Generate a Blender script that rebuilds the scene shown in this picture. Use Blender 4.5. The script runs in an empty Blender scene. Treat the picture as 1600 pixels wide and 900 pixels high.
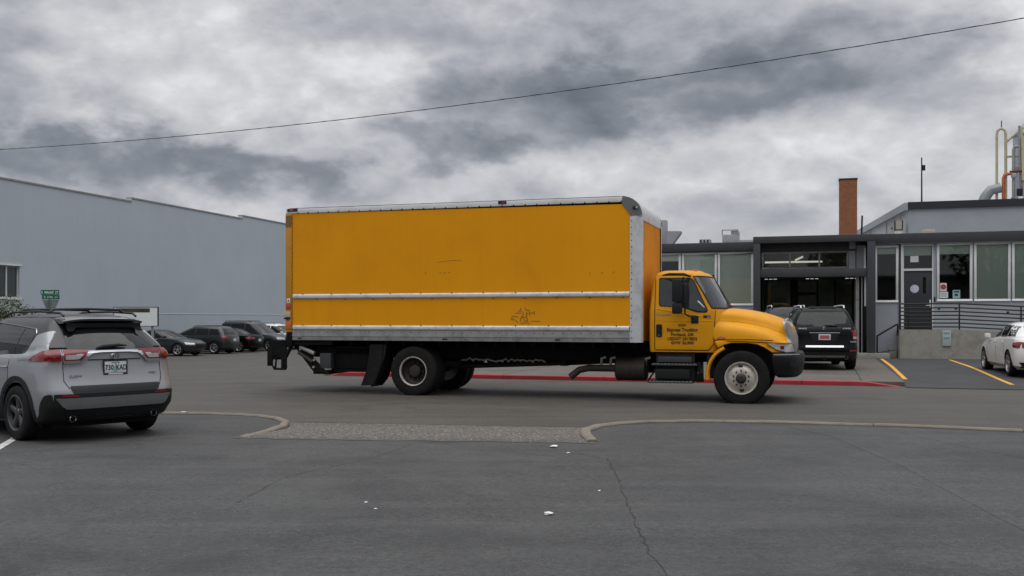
import bpy, bmesh, math, random
from mathutils import Vector, Matrix
from mathutils.bvhtree import BVHTree
from mathutils.geometry import delaunay_2d_cdt
random.seed(7)
S = bpy.context.scene
COL = S.collection
R = math.radians
PI = math.pi

# ------------------------------------------------------------------ camera
cam_data = bpy.data.cameras.new("camera")
cam = bpy.data.objects.new("camera", cam_data); COL.objects.link(cam)
cam.location = (0, 0, 1.6); cam.rotation_euler = (R(90), 0, 0)
cam_data.sensor_width = 36; cam_data.lens = 36*1550/1600
cam_data.shift_y = 47/1600
cam_data.clip_start = 0.1; cam_data.clip_end = 5000
S.camera = cam
S.view_settings.view_transform = 'Standard'; S.view_settings.look = 'None'
S.view_settings.exposure = 0.16; S.view_settings.gamma = 1.0

# ------------------------------------------------------------------ node helper
class NT:
    """tiny expression helper over a node tree"""
    def __init__(s, tree): s.t = tree; s.n = tree.nodes; s.l = tree.links
    def put(s, sock, val):
        if val is None: return
        if hasattr(val, 'is_linked') or hasattr(val, 'links'): s.l.new(val, sock)
        else: sock.default_value = val
    def m(s, op, a, b=None, c=None, clamp=False):
        n = s.n.new('ShaderNodeMath'); n.operation = op; n.use_clamp = clamp
        for k, x in enumerate((a, b, c)): s.put(n.inputs[k], x)
        return n.outputs[0]
    def noise(s, vec, scale, detail=4, rough=.55, dist=0, out=0):
        n = s.n.new('ShaderNodeTexNoise'); s.put(n.inputs['Vector'], vec)
        n.inputs['Scale'].default_value = scale; n.inputs['Detail'].default_value = detail
        n.inputs['Roughness'].default_value = rough; n.inputs['Distortion'].default_value = dist
        return n.outputs[out]
    def voro(s, vec, scale, feature='F1', out='Color'):
        n = s.n.new('ShaderNodeTexVoronoi'); s.put(n.inputs['Vector'], vec); n.feature = feature
        n.inputs['Scale'].default_value = scale
        return n.outputs[out]
    def ramp(s, fac, stops, interp='LINEAR'):
        n = s.n.new('ShaderNodeValToRGB'); s.put(n.inputs[0], fac); e = n.color_ramp.elements
        n.color_ramp.interpolation = interp
        while len(e) < len(stops): e.new(0.5)
        for k, (p, c) in enumerate(stops):
            e[k].position = p; e[k].color = (c, c, c, 1) if isinstance(c, (int, float)) else (*c, 1)
        return n.outputs[0]
    def mix(s, fac, a, b, mode='MIX'):
        n = s.n.new('ShaderNodeMix'); n.data_type = 'RGBA'; n.blend_type = mode
        s.put(n.inputs[0], fac)
        for k, x in ((6, a), (7, b)):
            s.put(n.inputs[k], (*x, 1) if isinstance(x, tuple) and len(x) == 3 else x)
        return n.outputs[2]
    def mapr(s, v, a, b, c, d):
        n = s.n.new('ShaderNodeMapRange'); s.put(n.inputs[0], v)
        for k, x in enumerate((a, b, c, d)): n.inputs[k+1].default_value = x
        return n.outputs[0]

# ------------------------------------------------------------------ sky and sun
SUN_EL, SUN_AZ = 80, 188         # the sun stands high behind the clouds, at the viewer's back
W = bpy.data.worlds.new("World"); S.world = W; W.use_nodes = True
q = NT(W.node_tree); W.node_tree.nodes.clear()
tc = q.n.new('ShaderNodeTexCoord'); D = tc.outputs['Generated']
sx = q.n.new('ShaderNodeSeparateXYZ'); q.l.new(D, sx.inputs[0])
dx, dy, dz = sx.outputs
sky = q.n.new('ShaderNodeTexSky'); sky.sky_type = 'NISHITA'; sky.sun_disc = False
sky.sun_elevation = R(SUN_EL); sky.sun_rotation = R(SUN_AZ)
cb = q.n.new('ShaderNodeCombineXYZ'); q.put(cb.inputs[0], dx); q.put(cb.inputs[1], dy); q.put(cb.inputs[2], q.m('MULTIPLY', dz, 1.8))
P = cb.outputs[0]                 # cloud banks flattened by perspective
# lumpy banks: billowing noise, lit on its upper edges and dark along its bases
def shift(v, dv):
    n = q.n.new('ShaderNodeVectorMath'); n.operation = 'ADD'; q.l.new(v, n.inputs[0]); n.inputs[1].default_value = dv; return n.outputs[0]
def warped(v, sc, amt):
    n = q.n.new('ShaderNodeTexNoise'); q.put(n.inputs['Vector'], v); n.inputs['Scale'].default_value = sc; n.inputs['Detail'].default_value = 3
    m_ = q.n.new('ShaderNodeVectorMath'); m_.operation = 'MULTIPLY_ADD'; q.l.new(n.outputs['Color'], m_.inputs[0]); m_.inputs[1].default_value = (amt,)*3; q.l.new(v, m_.inputs[2]); return m_.outputs[0]
def billow(v, sc, det=5, rough=.5): return q.m('ABSOLUTE', q.m('SUBTRACT', q.m('MULTIPLY', q.noise(v, sc, det, rough), 2.0), 1.0))
def field(v):
    w_ = warped(v, 3.0, .09)
    return q.m('ADD', q.m('ADD', q.m('MULTIPLY', q.m('SUBTRACT', q.noise(w_, 3.4, 9, .52), .5), 1.0), q.m('MULTIPLY', q.m('SUBTRACT', billow(w_, 6.0, 9, .54), .25), -.60)),
               q.m('MULTIPLY', q.m('SUBTRACT', billow(w_, 17.0, 7, .54), .22), -.24))
F0 = field(P); F1 = field(shift(P, (0, 0, .035)))
emboss = q.m('SUBTRACT', F0, F1)
az = q.m('ARCTAN2', dx, dy); el = q.m('ARCSINE', dz)
wa = q.m('ADD', q.m('MULTIPLY', q.m('SUBTRACT', q.noise(P, 6.5, 5, .55), .5), .30), 0.0)
wb = q.m('ADD', q.m('MULTIPLY', q.m('SUBTRACT', q.noise(P, 8.5, 5, .55), .5), .14), q.m('MULTIPLY', F0, .03))
azw = q.m('ADD', az, wa); elw = q.m('ADD', el, wb)
def blob(a0, e0, ra, re, amp):    # one bank of cloud, at its own bearing and height (degrees)
    u = q.m('DIVIDE', q.m('SUBTRACT', azw, R(a0)), R(ra)); v = q.m('DIVIDE', q.m('SUBTRACT', elw, R(e0)), R(re))
    r2 = q.m('ADD', q.m('MULTIPLY', u, u), q.m('MULTIPLY', v, v))
    return q.m('MULTIPLY', q.m('EXPONENT', q.m('MULTIPLY', q.m('MULTIPLY', r2, r2), -1.0)), amp)
base = q.m('ADD', q.m('MULTIPLY', F0, .36), q.m('MULTIPLY', emboss, .60))
CLOUDS = [(-19, 13.2, 7, 3.4, .25), (-9, 13.8, 4.5, 2.8, .24), (-24.5, 8.2, 9, 1.6, -.36), (-13, 8.0, 5, 1.2, -.26),
          (-28, 13, 3.5, 4, -.12), (-7, 16.8, 6, 1.6, -.14), (0, 12.6, 8, 2.4, -.30), (10, 13.2, 8, 2.2, -.30), (-4, 10, 4, 1.1, -.28),
          (6, 16.6, 9, 1.8, -.14), (18, 14.8, 7, 2.6, -.20), (12, 9, 10, 1.9, .14), (1, 7.8, 7, 1.8, .12), (27, 15, 3.5, 4.5, .24), (24, 8, 8, 2.5, .12), (-17, 5.3, 7, 1.1, .16)]
dens = base
for c in CLOUDS: dens = q.m('ADD', dens, blob(*c))
# towards the horizon the layer flattens out to an even pale grey
far_ = q.mapr(el, R(1), R(9), .5, 1.0)
dens = q.m('ADD', q.m('MULTIPLY', dens, far_), .56)
cloud = q.ramp(dens, [(.0, (1.3, 1.45, 1.72)), (.26, (2.1, 2.27, 2.6)), (.46, (3.35, 3.47, 3.82)), (.62, (4.4, 4.5, 4.8)), (.80, (5.8, 5.85, 6.05)), (1.0, (7.8, 7.8, 7.9))])
zen = q.mapr(el, R(18), R(60), 1.0, 2.1)     # an overcast sky brightens towards the zenith
zc = q.n.new('ShaderNodeVectorMath'); zc.operation = 'SCALE'; q.l.new(cloud, zc.inputs[0]); q.l.new(zen, zc.inputs['Scale'])
col = q.mix(.97, sky.outputs[0], zc.outputs[0])
bg = q.n.new('ShaderNodeBackground'); q.l.new(col, bg.inputs[0]); bg.inputs[1].default_value = 0.1
wo = q.n.new('ShaderNodeOutputWorld'); q.l.new(bg.outputs[0], wo.inputs[0])

sun_d = bpy.data.lights.new("sun", 'SUN'); sun_d.energy = 1.5; sun_d.angle = R(82); sun_d.color = (1, .97, .93)
sun = bpy.data.objects.new("sun", sun_d); COL.objects.link(sun)
sdir = Vector((math.sin(R(SUN_AZ))*math.cos(R(SUN_EL)), math.cos(R(SUN_AZ))*math.cos(R(SUN_EL)), math.sin(R(SUN_EL))))
sun.rotation_euler = sdir.to_track_quat('Z', 'Y').to_euler()

# ------------------------------------------------------------------ materials
MATS = {}
def pm(name, col, rough=.5, metal=0, var=.08, vs=3.0, bump=0, bs=60, coat=0, spec=.5, ior=None, dirt=None, dirts=1.5, dirtamt=.5, emit=0, rvar=0, streak=None):
    if name in MATS: return MATS[name]
    M = bpy.data.materials.new(name); M.use_nodes = True; t = NT(M.node_tree)
    b = M.node_tree.nodes['Principled BSDF']
    co = t.n.new('ShaderNodeTexCoord').outputs['Object']
    c = (*col, 1)
    if var:
        nz = t.noise(co, vs, 6, .6)
        f = t.mapr(nz, .25, .75, 1-var, 1+var)
        sc = t.n.new('ShaderNodeVectorMath'); sc.operation = 'SCALE'; sc.inputs[0].default_value = col; t.l.new(f, sc.inputs['Scale'])
        c = sc.outputs[0]
    if dirt:
        dn = t.ramp(t.noise(co, dirts, 8, .68, .6), [(.48, 0), (.75, dirtamt)])
        c = t.mix(dn, c, dirt)
    if streak:       # rain-washed runs of road film down the panels
        mp = t.n.new('ShaderNodeMapping'); t.l.new(co, mp.inputs[0]); mp.inputs['Scale'].default_value = (9, 9, .35)
        c = t.mix(t.ramp(t.noise(mp.outputs[0], 1.0, 6, .65), [(.50, 0), (.78, streak[1])]), c, streak[0])
    t.put(b.inputs['Base Color'], c)
    b.inputs['Roughness'].default_value = rough; b.inputs['Metallic'].default_value = metal
    if rvar: t.put(b.inputs['Roughness'], t.mapr(t.noise(co, vs*2.3, 5, .6), .3, .7, max(.02, rough-rvar), rough+rvar))
    b.inputs['Specular IOR Level'].default_value = spec
    if ior: b.inputs['IOR'].default_value = ior
    if coat: b.inputs['Coat Weight'].default_value = coat; b.inputs['Coat Roughness'].default_value = .06
    if emit: b.inputs['Emission Color'].default_value = (*col, 1); b.inputs['Emission Strength'].default_value = emit
    if bump:
        bn = t.n.new('ShaderNodeBump'); bn.inputs['Strength'].default_value = bump; bn.inputs['Distance'].default_value = .02
        t.l.new(t.noise(co, bs, 5, .6), bn.inputs['Height']); t.l.new(bn.outputs[0], b.inputs['Normal'])
    MATS[name] = M; return M

def asphalt(name, c1, c2, blotch, grain=140, bumps=.5):
    M = bpy.data.materials.new(name); M.use_nodes = True; t = NT(M.node_tree); b = M.node_tree.nodes['Principled BSDF']
    co = t.n.new('ShaderNodeTexCoord').outputs['Object']
    g = t.m('ADD', t.m('MULTIPLY', t.noise(co, grain*.13, 7, .92), .6), t.m('MULTIPLY', t.noise(co, grain*.4, 4, .85), .4)); l = t.noise(co, .35, 8, .62, .8); l2 = t.noise(co, 2.4, 7, .65, .3); st = t.noise(co, 11, 5, .7)
    f = t.m('ADD', t.m('MULTIPLY', l, .55), t.m('MULTIPLY', l2, .45))
    c = t.mix(t.mapr(f, .40, .60, 0, 1), c1, c2)
    mp = t.n.new('ShaderNodeMapping'); t.l.new(co, mp.inputs[0]); mp.inputs['Scale'].default_value = (.18, 2.2, 1); mp.inputs['Rotation'].default_value = (0, 0, R(17.5))
    strk = t.noise(mp.outputs[0], 1.0, 6, .6)
    c = t.mix(t.m('MULTIPLY', t.mapr(strk, .45, .72, 0, 1), blotch), c, tuple(x*1.35 for x in c2))
    c = t.mix(t.mapr(st, .52, .75, 0, .35), c, tuple(x*.72 for x in c1))
    ga = t.mapr(t.noise(co, .8, 4, .6), .35, .65, .4, 1.0)
    sp = t.m('ADD', 1.0, t.m('MULTIPLY', t.mapr(g, .34, .66, -.95, .95), ga))
    oil = t.ramp(t.noise(co, .55, 6, .6, .5), [(.57, 0), (.72, .6)]); c = t.mix(oil, c, tuple(x*.6 for x in c1))
    sc = t.n.new('ShaderNodeVectorMath'); sc.operation = 'SCALE'; t.l.new(c, sc.inputs[0]); t.l.new(sp, sc.inputs['Scale'])
    pale = t.ramp(t.voro(co, 55, 'F1', 'Distance'), [(.0, 1), (.10, 0)])
    pk = t.m('MULTIPLY', pale, t.mapr(t.noise(co, 21, 2), .58, .62, 0, .55))
    c = t.mix(pk, sc.outputs[0], tuple(min(1, x*2.6) for x in c2))
    t.put(b.inputs['Base Color'], c)
    t.put(b.inputs['Roughness'], t.mapr(l2, .3, .7, .72, .9)); b.inputs['Specular IOR Level'].default_value = .35
    bn = t.n.new('ShaderNodeBump'); bn.inputs['Strength'].default_value = bumps; bn.inputs['Distance'].default_value = .012
    t.l.new(t.m('ADD', g, t.m('MULTIPLY', st, .6)), bn.inputs['Height']); t.l.new(bn.outputs[0], b.inputs['Normal'])
    MATS[name] = M; return M
asphalt('lot asphalt', (.044, .045, .0455), (.074, .0745, .0735), .35)
asphalt('street asphalt', (.062, .058, .051), (.084, .078, .068), .45)
asphalt('bay asphalt', (.040, .041, .042), (.060, .060, .061), .2)
asphalt('apron concrete', (.092, .084, .072), (.124, .114, .099), .5, 90, .3)

def aggregate():
    M = bpy.data.materials.new('exposed aggregate'); M.use_nodes = True; t = NT(M.node_tree); b = M.node_tree.nodes['Principled BSDF']
    co = t.n.new('ShaderNodeTexCoord').outputs['Object']
    v = t.n.new('ShaderNodeTexVoronoi'); t.l.new(co, v.inputs['Vector']); v.inputs['Scale'].default_value = 42
    hsv = t.n.new('ShaderNodeSeparateColor'); t.l.new(v.outputs['Color'], hsv.inputs[0])
    c = t.ramp(hsv.outputs[0], [(0, (.045, .042, .038)), (.35, (.082, .075, .066)), (.75, (.125, .112, .098)), (.97, (.26, .24, .22))])
    c = t.mix(t.mapr(t.noise(co, 1.8, 6, .65), .38, .66, 0, .8), c, (.085, .078, .068))
    sp_ = t.n.new('ShaderNodeSeparateXYZ'); t.l.new(co, sp_.inputs[0])     # the lot's asphalt feathers out thinly over the stones
    v_ = t.m('ADD', sp_.outputs[1], t.m('MULTIPLY', sp_.outputs[0], .113))
    th = t.m('ADD', v_, t.m('MULTIPLY', t.m('SUBTRACT', t.noise(co, 2.2, 7, .65), .5), -1.5))
    c = t.mix(t.mapr(th, 12.42, 12.75, 1, 0), c, (.072, .072, .072))
    t.put(b.inputs['Base Color'], c); b.inputs['Roughness'].default_value = .85
    bn = t.n.new('ShaderNodeBump'); bn.inputs['Strength'].default_value = .35; bn.inputs['Distance'].default_value = .010; bn.invert = True
    t.l.new(v.outputs['Distance'], bn.inputs['Height']); t.l.new(bn.outputs[0], b.inputs['Normal'])
    MATS['exposed aggregate'] = M
aggregate()

def glass(name, tint, gloss=1.0, ior=1.5):
    M = bpy.data.materials.new(name); M.use_nodes = True; t = NT(M.node_tree); M.node_tree.nodes.clear()
    tr = t.n.new('ShaderNodeBsdfTransparent'); tr.inputs[0].default_value = (*tint, 1)
    gl = t.n.new('ShaderNodeBsdfGlossy'); gl.inputs['Roughness'].default_value = .02
    fr = t.n.new('ShaderNodeFresnel'); fr.inputs[0].default_value = ior
    mx = t.n.new('ShaderNodeMixShader'); t.put(mx.inputs[0], t.m('MULTIPLY', fr.outputs[0], gloss, clamp=True)); t.l.new(tr.outputs[0], mx.inputs[1]); t.l.new(gl.outputs[0], mx.inputs[2])
    o = t.n.new('ShaderNodeOutputMaterial'); t.l.new(mx.outputs[0], o.inputs[0])
    MATS[name] = M; return M
glass('window glass', (.93, .96, .94), 1.0)

yel = pm('yellow paint', (.72, .315, .006), .45, 0, .04, 1.2, spec=.18, coat=.05, dirt=(.30, .13, .03), dirts=1.1, dirtamt=.35)
yelb = pm('yellow box panel', (.79, .322, .006), .6, 0, .07, .45, .03, 4, spec=.12, streak=((.66, .26, .012), .28), dirt=(.60, .225, .010), dirts=.7, dirtamt=.4)
alu = pm('aluminium', (.66, .67, .68), .42, .35, .12, 4, dirt=(.2, .19, .18), dirts=5, dirtamt=.5)
alud = pm('weathered aluminium', (.33, .33, .32), .5, .35, .15, 6, dirt=(.12, .11, .10), dirts=4, dirtamt=.7)
wht = pm('white paint', (.72, .73, .73), .45, 0, .05, 3, dirt=(.4, .39, .37), dirts=2, dirtamt=.4)
blk = pm('black paint', (.010, .010, .011), .42, 0, .2, 4)
frm = pm('frame black', (.006, .006, .006), .7, 0, .3, 5, dirt=(.02, .018, .016), dirts=6, dirtamt=.5, spec=.15)
plas = pm('black plastic', (.012, .0125, .013), .55, 0, .15, 8, .05, 120, spec=.3)
rub = pm('tyre rubber', (.011, .011, .011), .8, 0, .25, 9, .1, 40, dirt=(.03, .028, .025), dirts=7, dirtamt=.5, spec=.2)
rimw = pm('steel wheel paint', (.52, .49, .43), .45, .1, .12, 6, dirt=(.16, .11, .07), dirts=9, dirtamt=.8)
hubb = pm('greasy hub', (.035, .03, .026), .5, .2, .3, 9)
rust = pm('rusty steel', (.045, .036, .03), .6, .3, .3, 8, dirt=(.05, .03, .02), dirts=10, dirtamt=.8)
chrome = pm('chrome', (.56, .57, .58), .18, 1, .04, 3)
alloy = pm('alloy wheel', (.42, .43, .44), .3, .8, .1, 5)
alloyd = pm('dark alloy wheel', (.10, .10, .105), .35, .7, .2, 5)
cglass = pm('car glass', (.008, .010, .010), .03, 0, 0, ior=1.48)
tglass = pm('truck glass', (.018, .024, .024), .03, 0, .3, 2, ior=1.65)
lred = pm('red lens', (.18, .005, .010), .12, 0, .12, 14, coat=.6)
lclear = pm('clear lens', (.55, .55, .56), .12, .3, .2, 10, coat=.8)
lamber = pm('amber lens', (.55, .14, .02), .2, 0, .1, 10, coat=.5)
lworn = pm('worn red lens', (.42, .06, .05), .25, 0, .1, 10)
silver = pm('silver paint', (.31, .32, .335), .3, .35, .03, 2, coat=.7)
blackp = pm('black car paint', (.003, .0035, .004), .25, 0, .1, 2, coat=.05, spec=.15)
grnp = pm('dark green grey car paint', (.018, .022, .022), .28, .1, .1, 2, coat=.4)
greyp = pm('dark grey car paint', (.028, .03, .032), .28, .1, .1, 2, coat=.4)
bluep = pm('dark blue car paint', (.007, .010, .017), .25, 0, .1, 2, coat=.1, spec=.3)
whitep = pm('white car paint', (.74, .73, .70), .28, 0, .02, 2, coat=.7)
skid = pm('silver skid plate', (.14, .147, .147), .45, .3, .1, 5)
seam = pm('panel gap', (.006, .006, .006), .8, 0, 0)
plate = pm('number plate face', (.55, .60, .62), .4, 0, .1, 10)
wallg = pm('grey painted wall', (.44, .49, .535), .75, 0, .05, .35, .08, 30, streak=((.36, .395, .42), .4), dirt=(.40, .44, .47), dirts=.12, dirtamt=.6)
wallo = pm('blue grey office wall', (.36, .385, .42), .7, 0, .05, 1.0, .06, 40, dirt=(.27, .28, .29), dirts=1.4, dirtamt=.5)
wallp = pm('pale wall panel', (.46, .48, .50), .7, 0, .06, 1, .05, 30, dirt=(.30, .28, .25), dirts=2.5, dirtamt=.5)
fas = pm('charcoal fascia', (.038, .042, .047), .5, 0, .12, 1.5, .04, 20, dirt=(.06, .058, .05), dirts=1.8, dirtamt=.5)
darkd = pm('dark interior', (.02, .02, .02), .9, 0, .2, 2)
blindm = pm('sage blind', (.60, .66, .60), .85, 0, .03, 5)
conc = pm('rough concrete', (.31, .30, .265), .9, 0, .14, 2.2, .35, 18, dirt=(.17, .15, .11), dirts=2.1, dirtamt=.8)
kerbm = pm('kerb concrete', (.19, .168, .135), .9, 0, .16, 3, .3, 30, dirt=(.12, .105, .085), dirts=4, dirtamt=.8)
redk = pm('red kerb paint', (.38, .022, .04), .6, 0, .22, 3, .2, 30, dirt=(.11, .06, .055), dirts=7, dirtamt=.9)
yline = pm('yellow line paint', (.72, .36, .05), .7, 0, .15, 5, .1, 40, dirt=(.3, .19, .06), dirts=9, dirtamt=.7)
wline = pm('white line paint', (.6, .6, .58), .7, 0, .15, 5, .1, 40, dirt=(.2, .2, .2), dirts=9, dirtamt=.8)
green = pm('sign green', (.008, .12, .07), .4, 0, .08, 4)
signw = pm('sign white', (.75, .78, .76), .4, 0, .03, 4)
signb = pm('sign back metal', (.24, .26, .26), .45, .4, .1, 6)
galv = pm('galvanised metal', (.36, .37, .38), .5, .5, .12, 4, dirt=(.2, .19, .18), dirts=4, dirtamt=.5)
paper = pm('notice paper', (.68, .70, .70), .7, 0, .05, 6)
pred = pm('notice red', (.40, .05, .04), .6, 0, .1, 8)
pteal = pm('notice teal', (.30, .46, .48), .6, 0, .1, 8)
ink = pm('lettering ink', (.02, .02, .022), .6, 0, 0)
inkg = pm('faded ink', (.30, .36, .40), .7, 0, 0)
ypipe = pm('cream yellow pipe', (.50, .45, .29), .5, 0, .12, 3, dirt=(.3, .22, .1), dirts=4, dirtamt=.5)
opipe = pm('orange pipe', (.50, .13, .05), .5, 0, .12, 3, dirt=(.25, .08, .04), dirts=4, dirtamt=.6)
tankm = pm('grey tank steel', (.33, .36, .38), .45, .2, .1, 2, dirt=(.2, .21, .22), dirts=1.2, dirtamt=.5)
lampon = pm('lit lamp', (1, .93, .78), .5, 0, 0, emit=.45)
lampw = pm('lit soffit lamp', (.95, .97, 1), .5, 0, 0, emit=.5)
tan = pm('tan vent paint', (.24, .215, .18), .6, 0, .2, 6)
leafm = pm('leaf', (.050, .078, .018), .85, 0, .35, 5, spec=.12)
leafb = pm('young leaf', (.10, .12, .025), .85, 0, .35, 5, spec=.12)
bark = pm('bark', (.09, .07, .05), .9, 0, .2, 8)
litm = pm('crumpled paper', (.72, .72, .69), .7, 0, .08, 20)

def brickmat():
    M = bpy.data.materials.new('chimney brick'); M.use_nodes = True; t = NT(M.node_tree); b = M.node_tree.nodes['Principled BSDF']
    co = t.n.new('ShaderNodeTexCoord').outputs['Object']
    c = t.mix(t.mapr(t.noise(co, 9, 6, .7), .35, .65, 0, 1), (.27, .105, .05), (.37, .155, .075))
    t.put(b.inputs['Base Color'], c); b.inputs['Roughness'].default_value = .9
    MATS['chimney brick'] = M; return M
brickm = brickmat()
mortar = pm('brick mortar', (.20, .14, .10), .95, 0, .1, 5)

# ------------------------------------------------------------------ mesh builder
class MB:
    def __init__(s): s.v = []; s.f = []
    def add(s, vs, fs):
        o = len(s.v); s.v += [tuple(x) for x in vs]; s.f += [tuple(i+o for i in f) for f in fs]; return s
    def box(s, x0, x1, y0, y1, z0, z1, M=None):
        vs = [Vector((x, y, z)) for x in (x0, x1) for y in (y0, y1) for z in (z0, z1)]
        if M is not None: vs = [M @ x for x in vs]
        return s.add(vs, [(0, 1, 3, 2), (4, 6, 7, 5), (0, 4, 5, 1), (2, 3, 7, 6), (0, 2, 6, 4), (1, 5, 7, 3)])
    def cyl(s, p0, p1, r0, r1=None, n=12, caps=True):
        r1 = r0 if r1 is None else r1
        p0 = Vector(p0); p1 = Vector(p1); a = (p1-p0).normalized()
        u = a.orthogonal().normalized(); w = a.cross(u); vs = []
        for p, r in ((p0, r0), (p1, r1)):
            for i in range(n):
                t = 2*PI*i/n; vs.append(p+(u*math.cos(t)+w*math.sin(t))*r)
        fs = [(i, (i+1) % n, n+(i+1) % n, n+i) for i in range(n)]
        if caps: fs += [tuple(range(n-1, -1, -1)), tuple(range(n, 2*n))]
        return s.add(vs, fs)
    def tube(s, pts, r, n=8, closed=False):
        pts = [Vector(p) for p in pts]; m = len(pts); vs = []; prev = None
        for i, p in enumerate(pts):
            a = pts[(i+1) % m] if (closed or i < m-1) else p; b = pts[i-1] if (closed or i > 0) else p
            t = (a-b).normalized()
            u = t.orthogonal().normalized() if prev is None else (prev-t*prev.dot(t)).normalized()
            prev = u; w = t.cross(u)
            rr = r[i] if isinstance(r, (list, tuple)) else r
            vs += [p+(u*math.cos(2*PI*k/n)+w*math.sin(2*PI*k/n))*rr for k in range(n)]
        fs = []
        for i in range(m if closed else m-1):
            j = (i+1) % m
            fs += [(i*n+k, i*n+(k+1) % n, j*n+(k+1) % n, j*n+k) for k in range(n)]
        if not closed: fs += [tuple(range(n-1, -1, -1)), tuple(range((m-1)*n, m*n))]
        return s.add(vs, fs)
    def prism(s, poly, axis, a0, a1):
        def P3(p, a):
            return {'y': (p[0], a, p[1]), 'x': (a, p[0], p[1]), 'z': (p[0], p[1], a)}[axis]
        n = len(poly); vs = [P3(p, a0) for p in poly]+[P3(p, a1) for p in poly]
        return s.add(vs, [tuple(range(n)), tuple(range(2*n-1, n-1, -1))]+[(i, n+i, n+(i+1) % n, (i+1) % n) for i in range(n)])
    def lathe(s, prof, c, axis='y', n=32, a0=0, a1=2*PI):
        """prof: (radius, along-axis)"""
        full = abs(a1-a0-2*PI) < 1e-6; m = n if full else n+1; vs = []
        for r, a in prof:
            for i in range(m):
                t = a0+(a1-a0)*i/n; ca, sa = math.cos(t)*r, math.sin(t)*r
                vs.append({'y': (c[0]+ca, c[1]+a, c[2]+sa), 'z': (c[0]+ca, c[1]+sa, c[2]+a), 'x': (c[0]+a, c[1]+ca, c[2]+sa)}[axis])
        fs = []
        for k in range(len(prof)-1):
            for i in range(n): j = (i+1) % m; fs.append((k*m+i, k*m+j, (k+1)*m+j, (k+1)*m+i))
        return s.add(vs, fs)
    def grid(s, rows, closed=False):
        n = len(rows[0]); vs = [p for r in rows for p in r]; fs = []
        for i in range(len(rows)-1):
            for k in range(n if closed else n-1):
                j = (k+1) % n; fs.append((i*n+k, i*n+j, (i+1)*n+j, (i+1)*n+k))
        return s.add(vs, fs)
    def build(s, name, m, parent=None, bevel=0, smooth=None, merge=0, seg=2, sub=0):
        me = bpy.data.meshes.new(name); me.from_pydata(s.v, [], s.f)
        bm = bmesh.new(); bm.from_mesh(me)
        if merge: bmesh.ops.remove_doubles(bm, verts=bm.verts, dist=merge)
        bmesh.ops.recalc_face_normals(bm, faces=bm.faces)
        if bevel:
            es = [e for e in bm.edges if len(e.link_faces) == 2 and e.calc_face_angle(0) > .5]
            bmesh.ops.bevel(bm, geom=es, offset=bevel, segments=seg, affect='EDGES', profile=.6, clamp_overlap=True)
        bm.to_mesh(me); bm.free()
        if smooth is None: smooth = 35
        if smooth: me.shade_smooth(); me.set_sharp_from_angle(angle=R(smooth))
        me.materials.append(m)
        o = bpy.data.objects.new(name, me); COL.objects.link(o)
        if parent: o.parent = parent
        if sub:
            mo = o.modifiers.new('sub', 'SUBSURF'); mo.levels = sub; mo.render_levels = sub
        return o

def thing(name, label, cat, loc=(0, 0, 0), rz=0, group=None):
    o = bpy.data.objects.new(name, None); COL.objects.link(o); o.empty_display_size = .2
    o.location = loc; o.rotation_euler = (0, 0, rz); o['label'] = label; o['category'] = cat
    if group: o['group'] = group
    return o
def node(name, parent, loc=(0, 0, 0)):
    o = bpy.data.objects.new(name, None); COL.objects.link(o); o.parent = parent; o.location = loc; return o
def tag(o, label, cat, group=None):
    o['label'] = label; o['category'] = cat
    if group: o['group'] = group
    return o
def struct(o): o['kind'] = 'structure'; return o
def stuff(o): o['kind'] = 'stuff'; return o
def BX(name, m, par, x0, x1, y0, y1, z0, z1, bevel=0):
    return MB().box(x0, x1, y0, y1, z0, z1).build(name, m, par, bevel=bevel, smooth=40 if bevel else 0)
def share(o, name, par, loc=None, scale=None):     # a copy that shares the mesh
    c = o.copy(); c.name = name; COL.objects.link(c); c.parent = par
    if loc is not None: c.location = loc
    if scale is not None: c.scale = scale
    return c
def text(s, size, m, par, name, loc, rot, depth=.001, align='CENTER', sx=1.0, bold=0):
    cu = bpy.data.curves.new('t', 'FONT'); cu.body = s; cu.size = size; cu.align_x = align; cu.extrude = depth; cu.offset = bold*size; cu.space_character = 1.05
    cu.resolution_u = 2
    ob = bpy.data.objects.new('t', cu); COL.objects.link(ob)
    dg = bpy.context.evaluated_depsgraph_get(); me = bpy.data.meshes.new_from_object(ob.evaluated_get(dg))
    bpy.data.objects.remove(ob); me.name = name; me.materials.clear(); me.materials.append(m)
    o = bpy.data.objects.new(name, me); COL.objects.link(o); o.parent = par; o.location = loc; o.rotation_euler = rot; o.scale = (sx, 1, 1)
    return o
# ------------------------------------------------------------------ ground
TH = R(17.5); SV = Vector((math.cos(TH), -math.sin(TH), 0)); PV = Vector((math.sin(TH), math.cos(TH), 0))
def sm(t): t = max(0, min(1, t)); return t*t*(3-2*t)
def gz(x, y):                      # the street falls away towards the cross street on the left
    a = -(x*SV.x+y*SV.y); return -.45*sm((a-14)/17)
def sheet(name, x0, x1, y0, y1, step, zf, m):
    nx = int((x1-x0)/step); ny = int((y1-y0)/step)
    g = [[(x0+(x1-x0)*i/nx, y0+(y1-y0)*j/ny, zf(x0+(x1-x0)*i/nx, y0+(y1-y0)*j/ny)) for i in range(nx+1)] for j in range(ny+1)]
    return MB().grid(g).build(name, m, smooth=60)
struct(sheet('street', -120, 120, -80, 180, 2.5, gz, MATS['street asphalt']))
gnd = MB(); gnd.add([(-3000, -3000, -.6), (3000, -3000, -.6), (3000, 3000, -.6), (-3000, 3000, -.6)], [(0, 1, 2, 3)])
struct(gnd.build('ground', MATS['street asphalt'], smooth=0))

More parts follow.
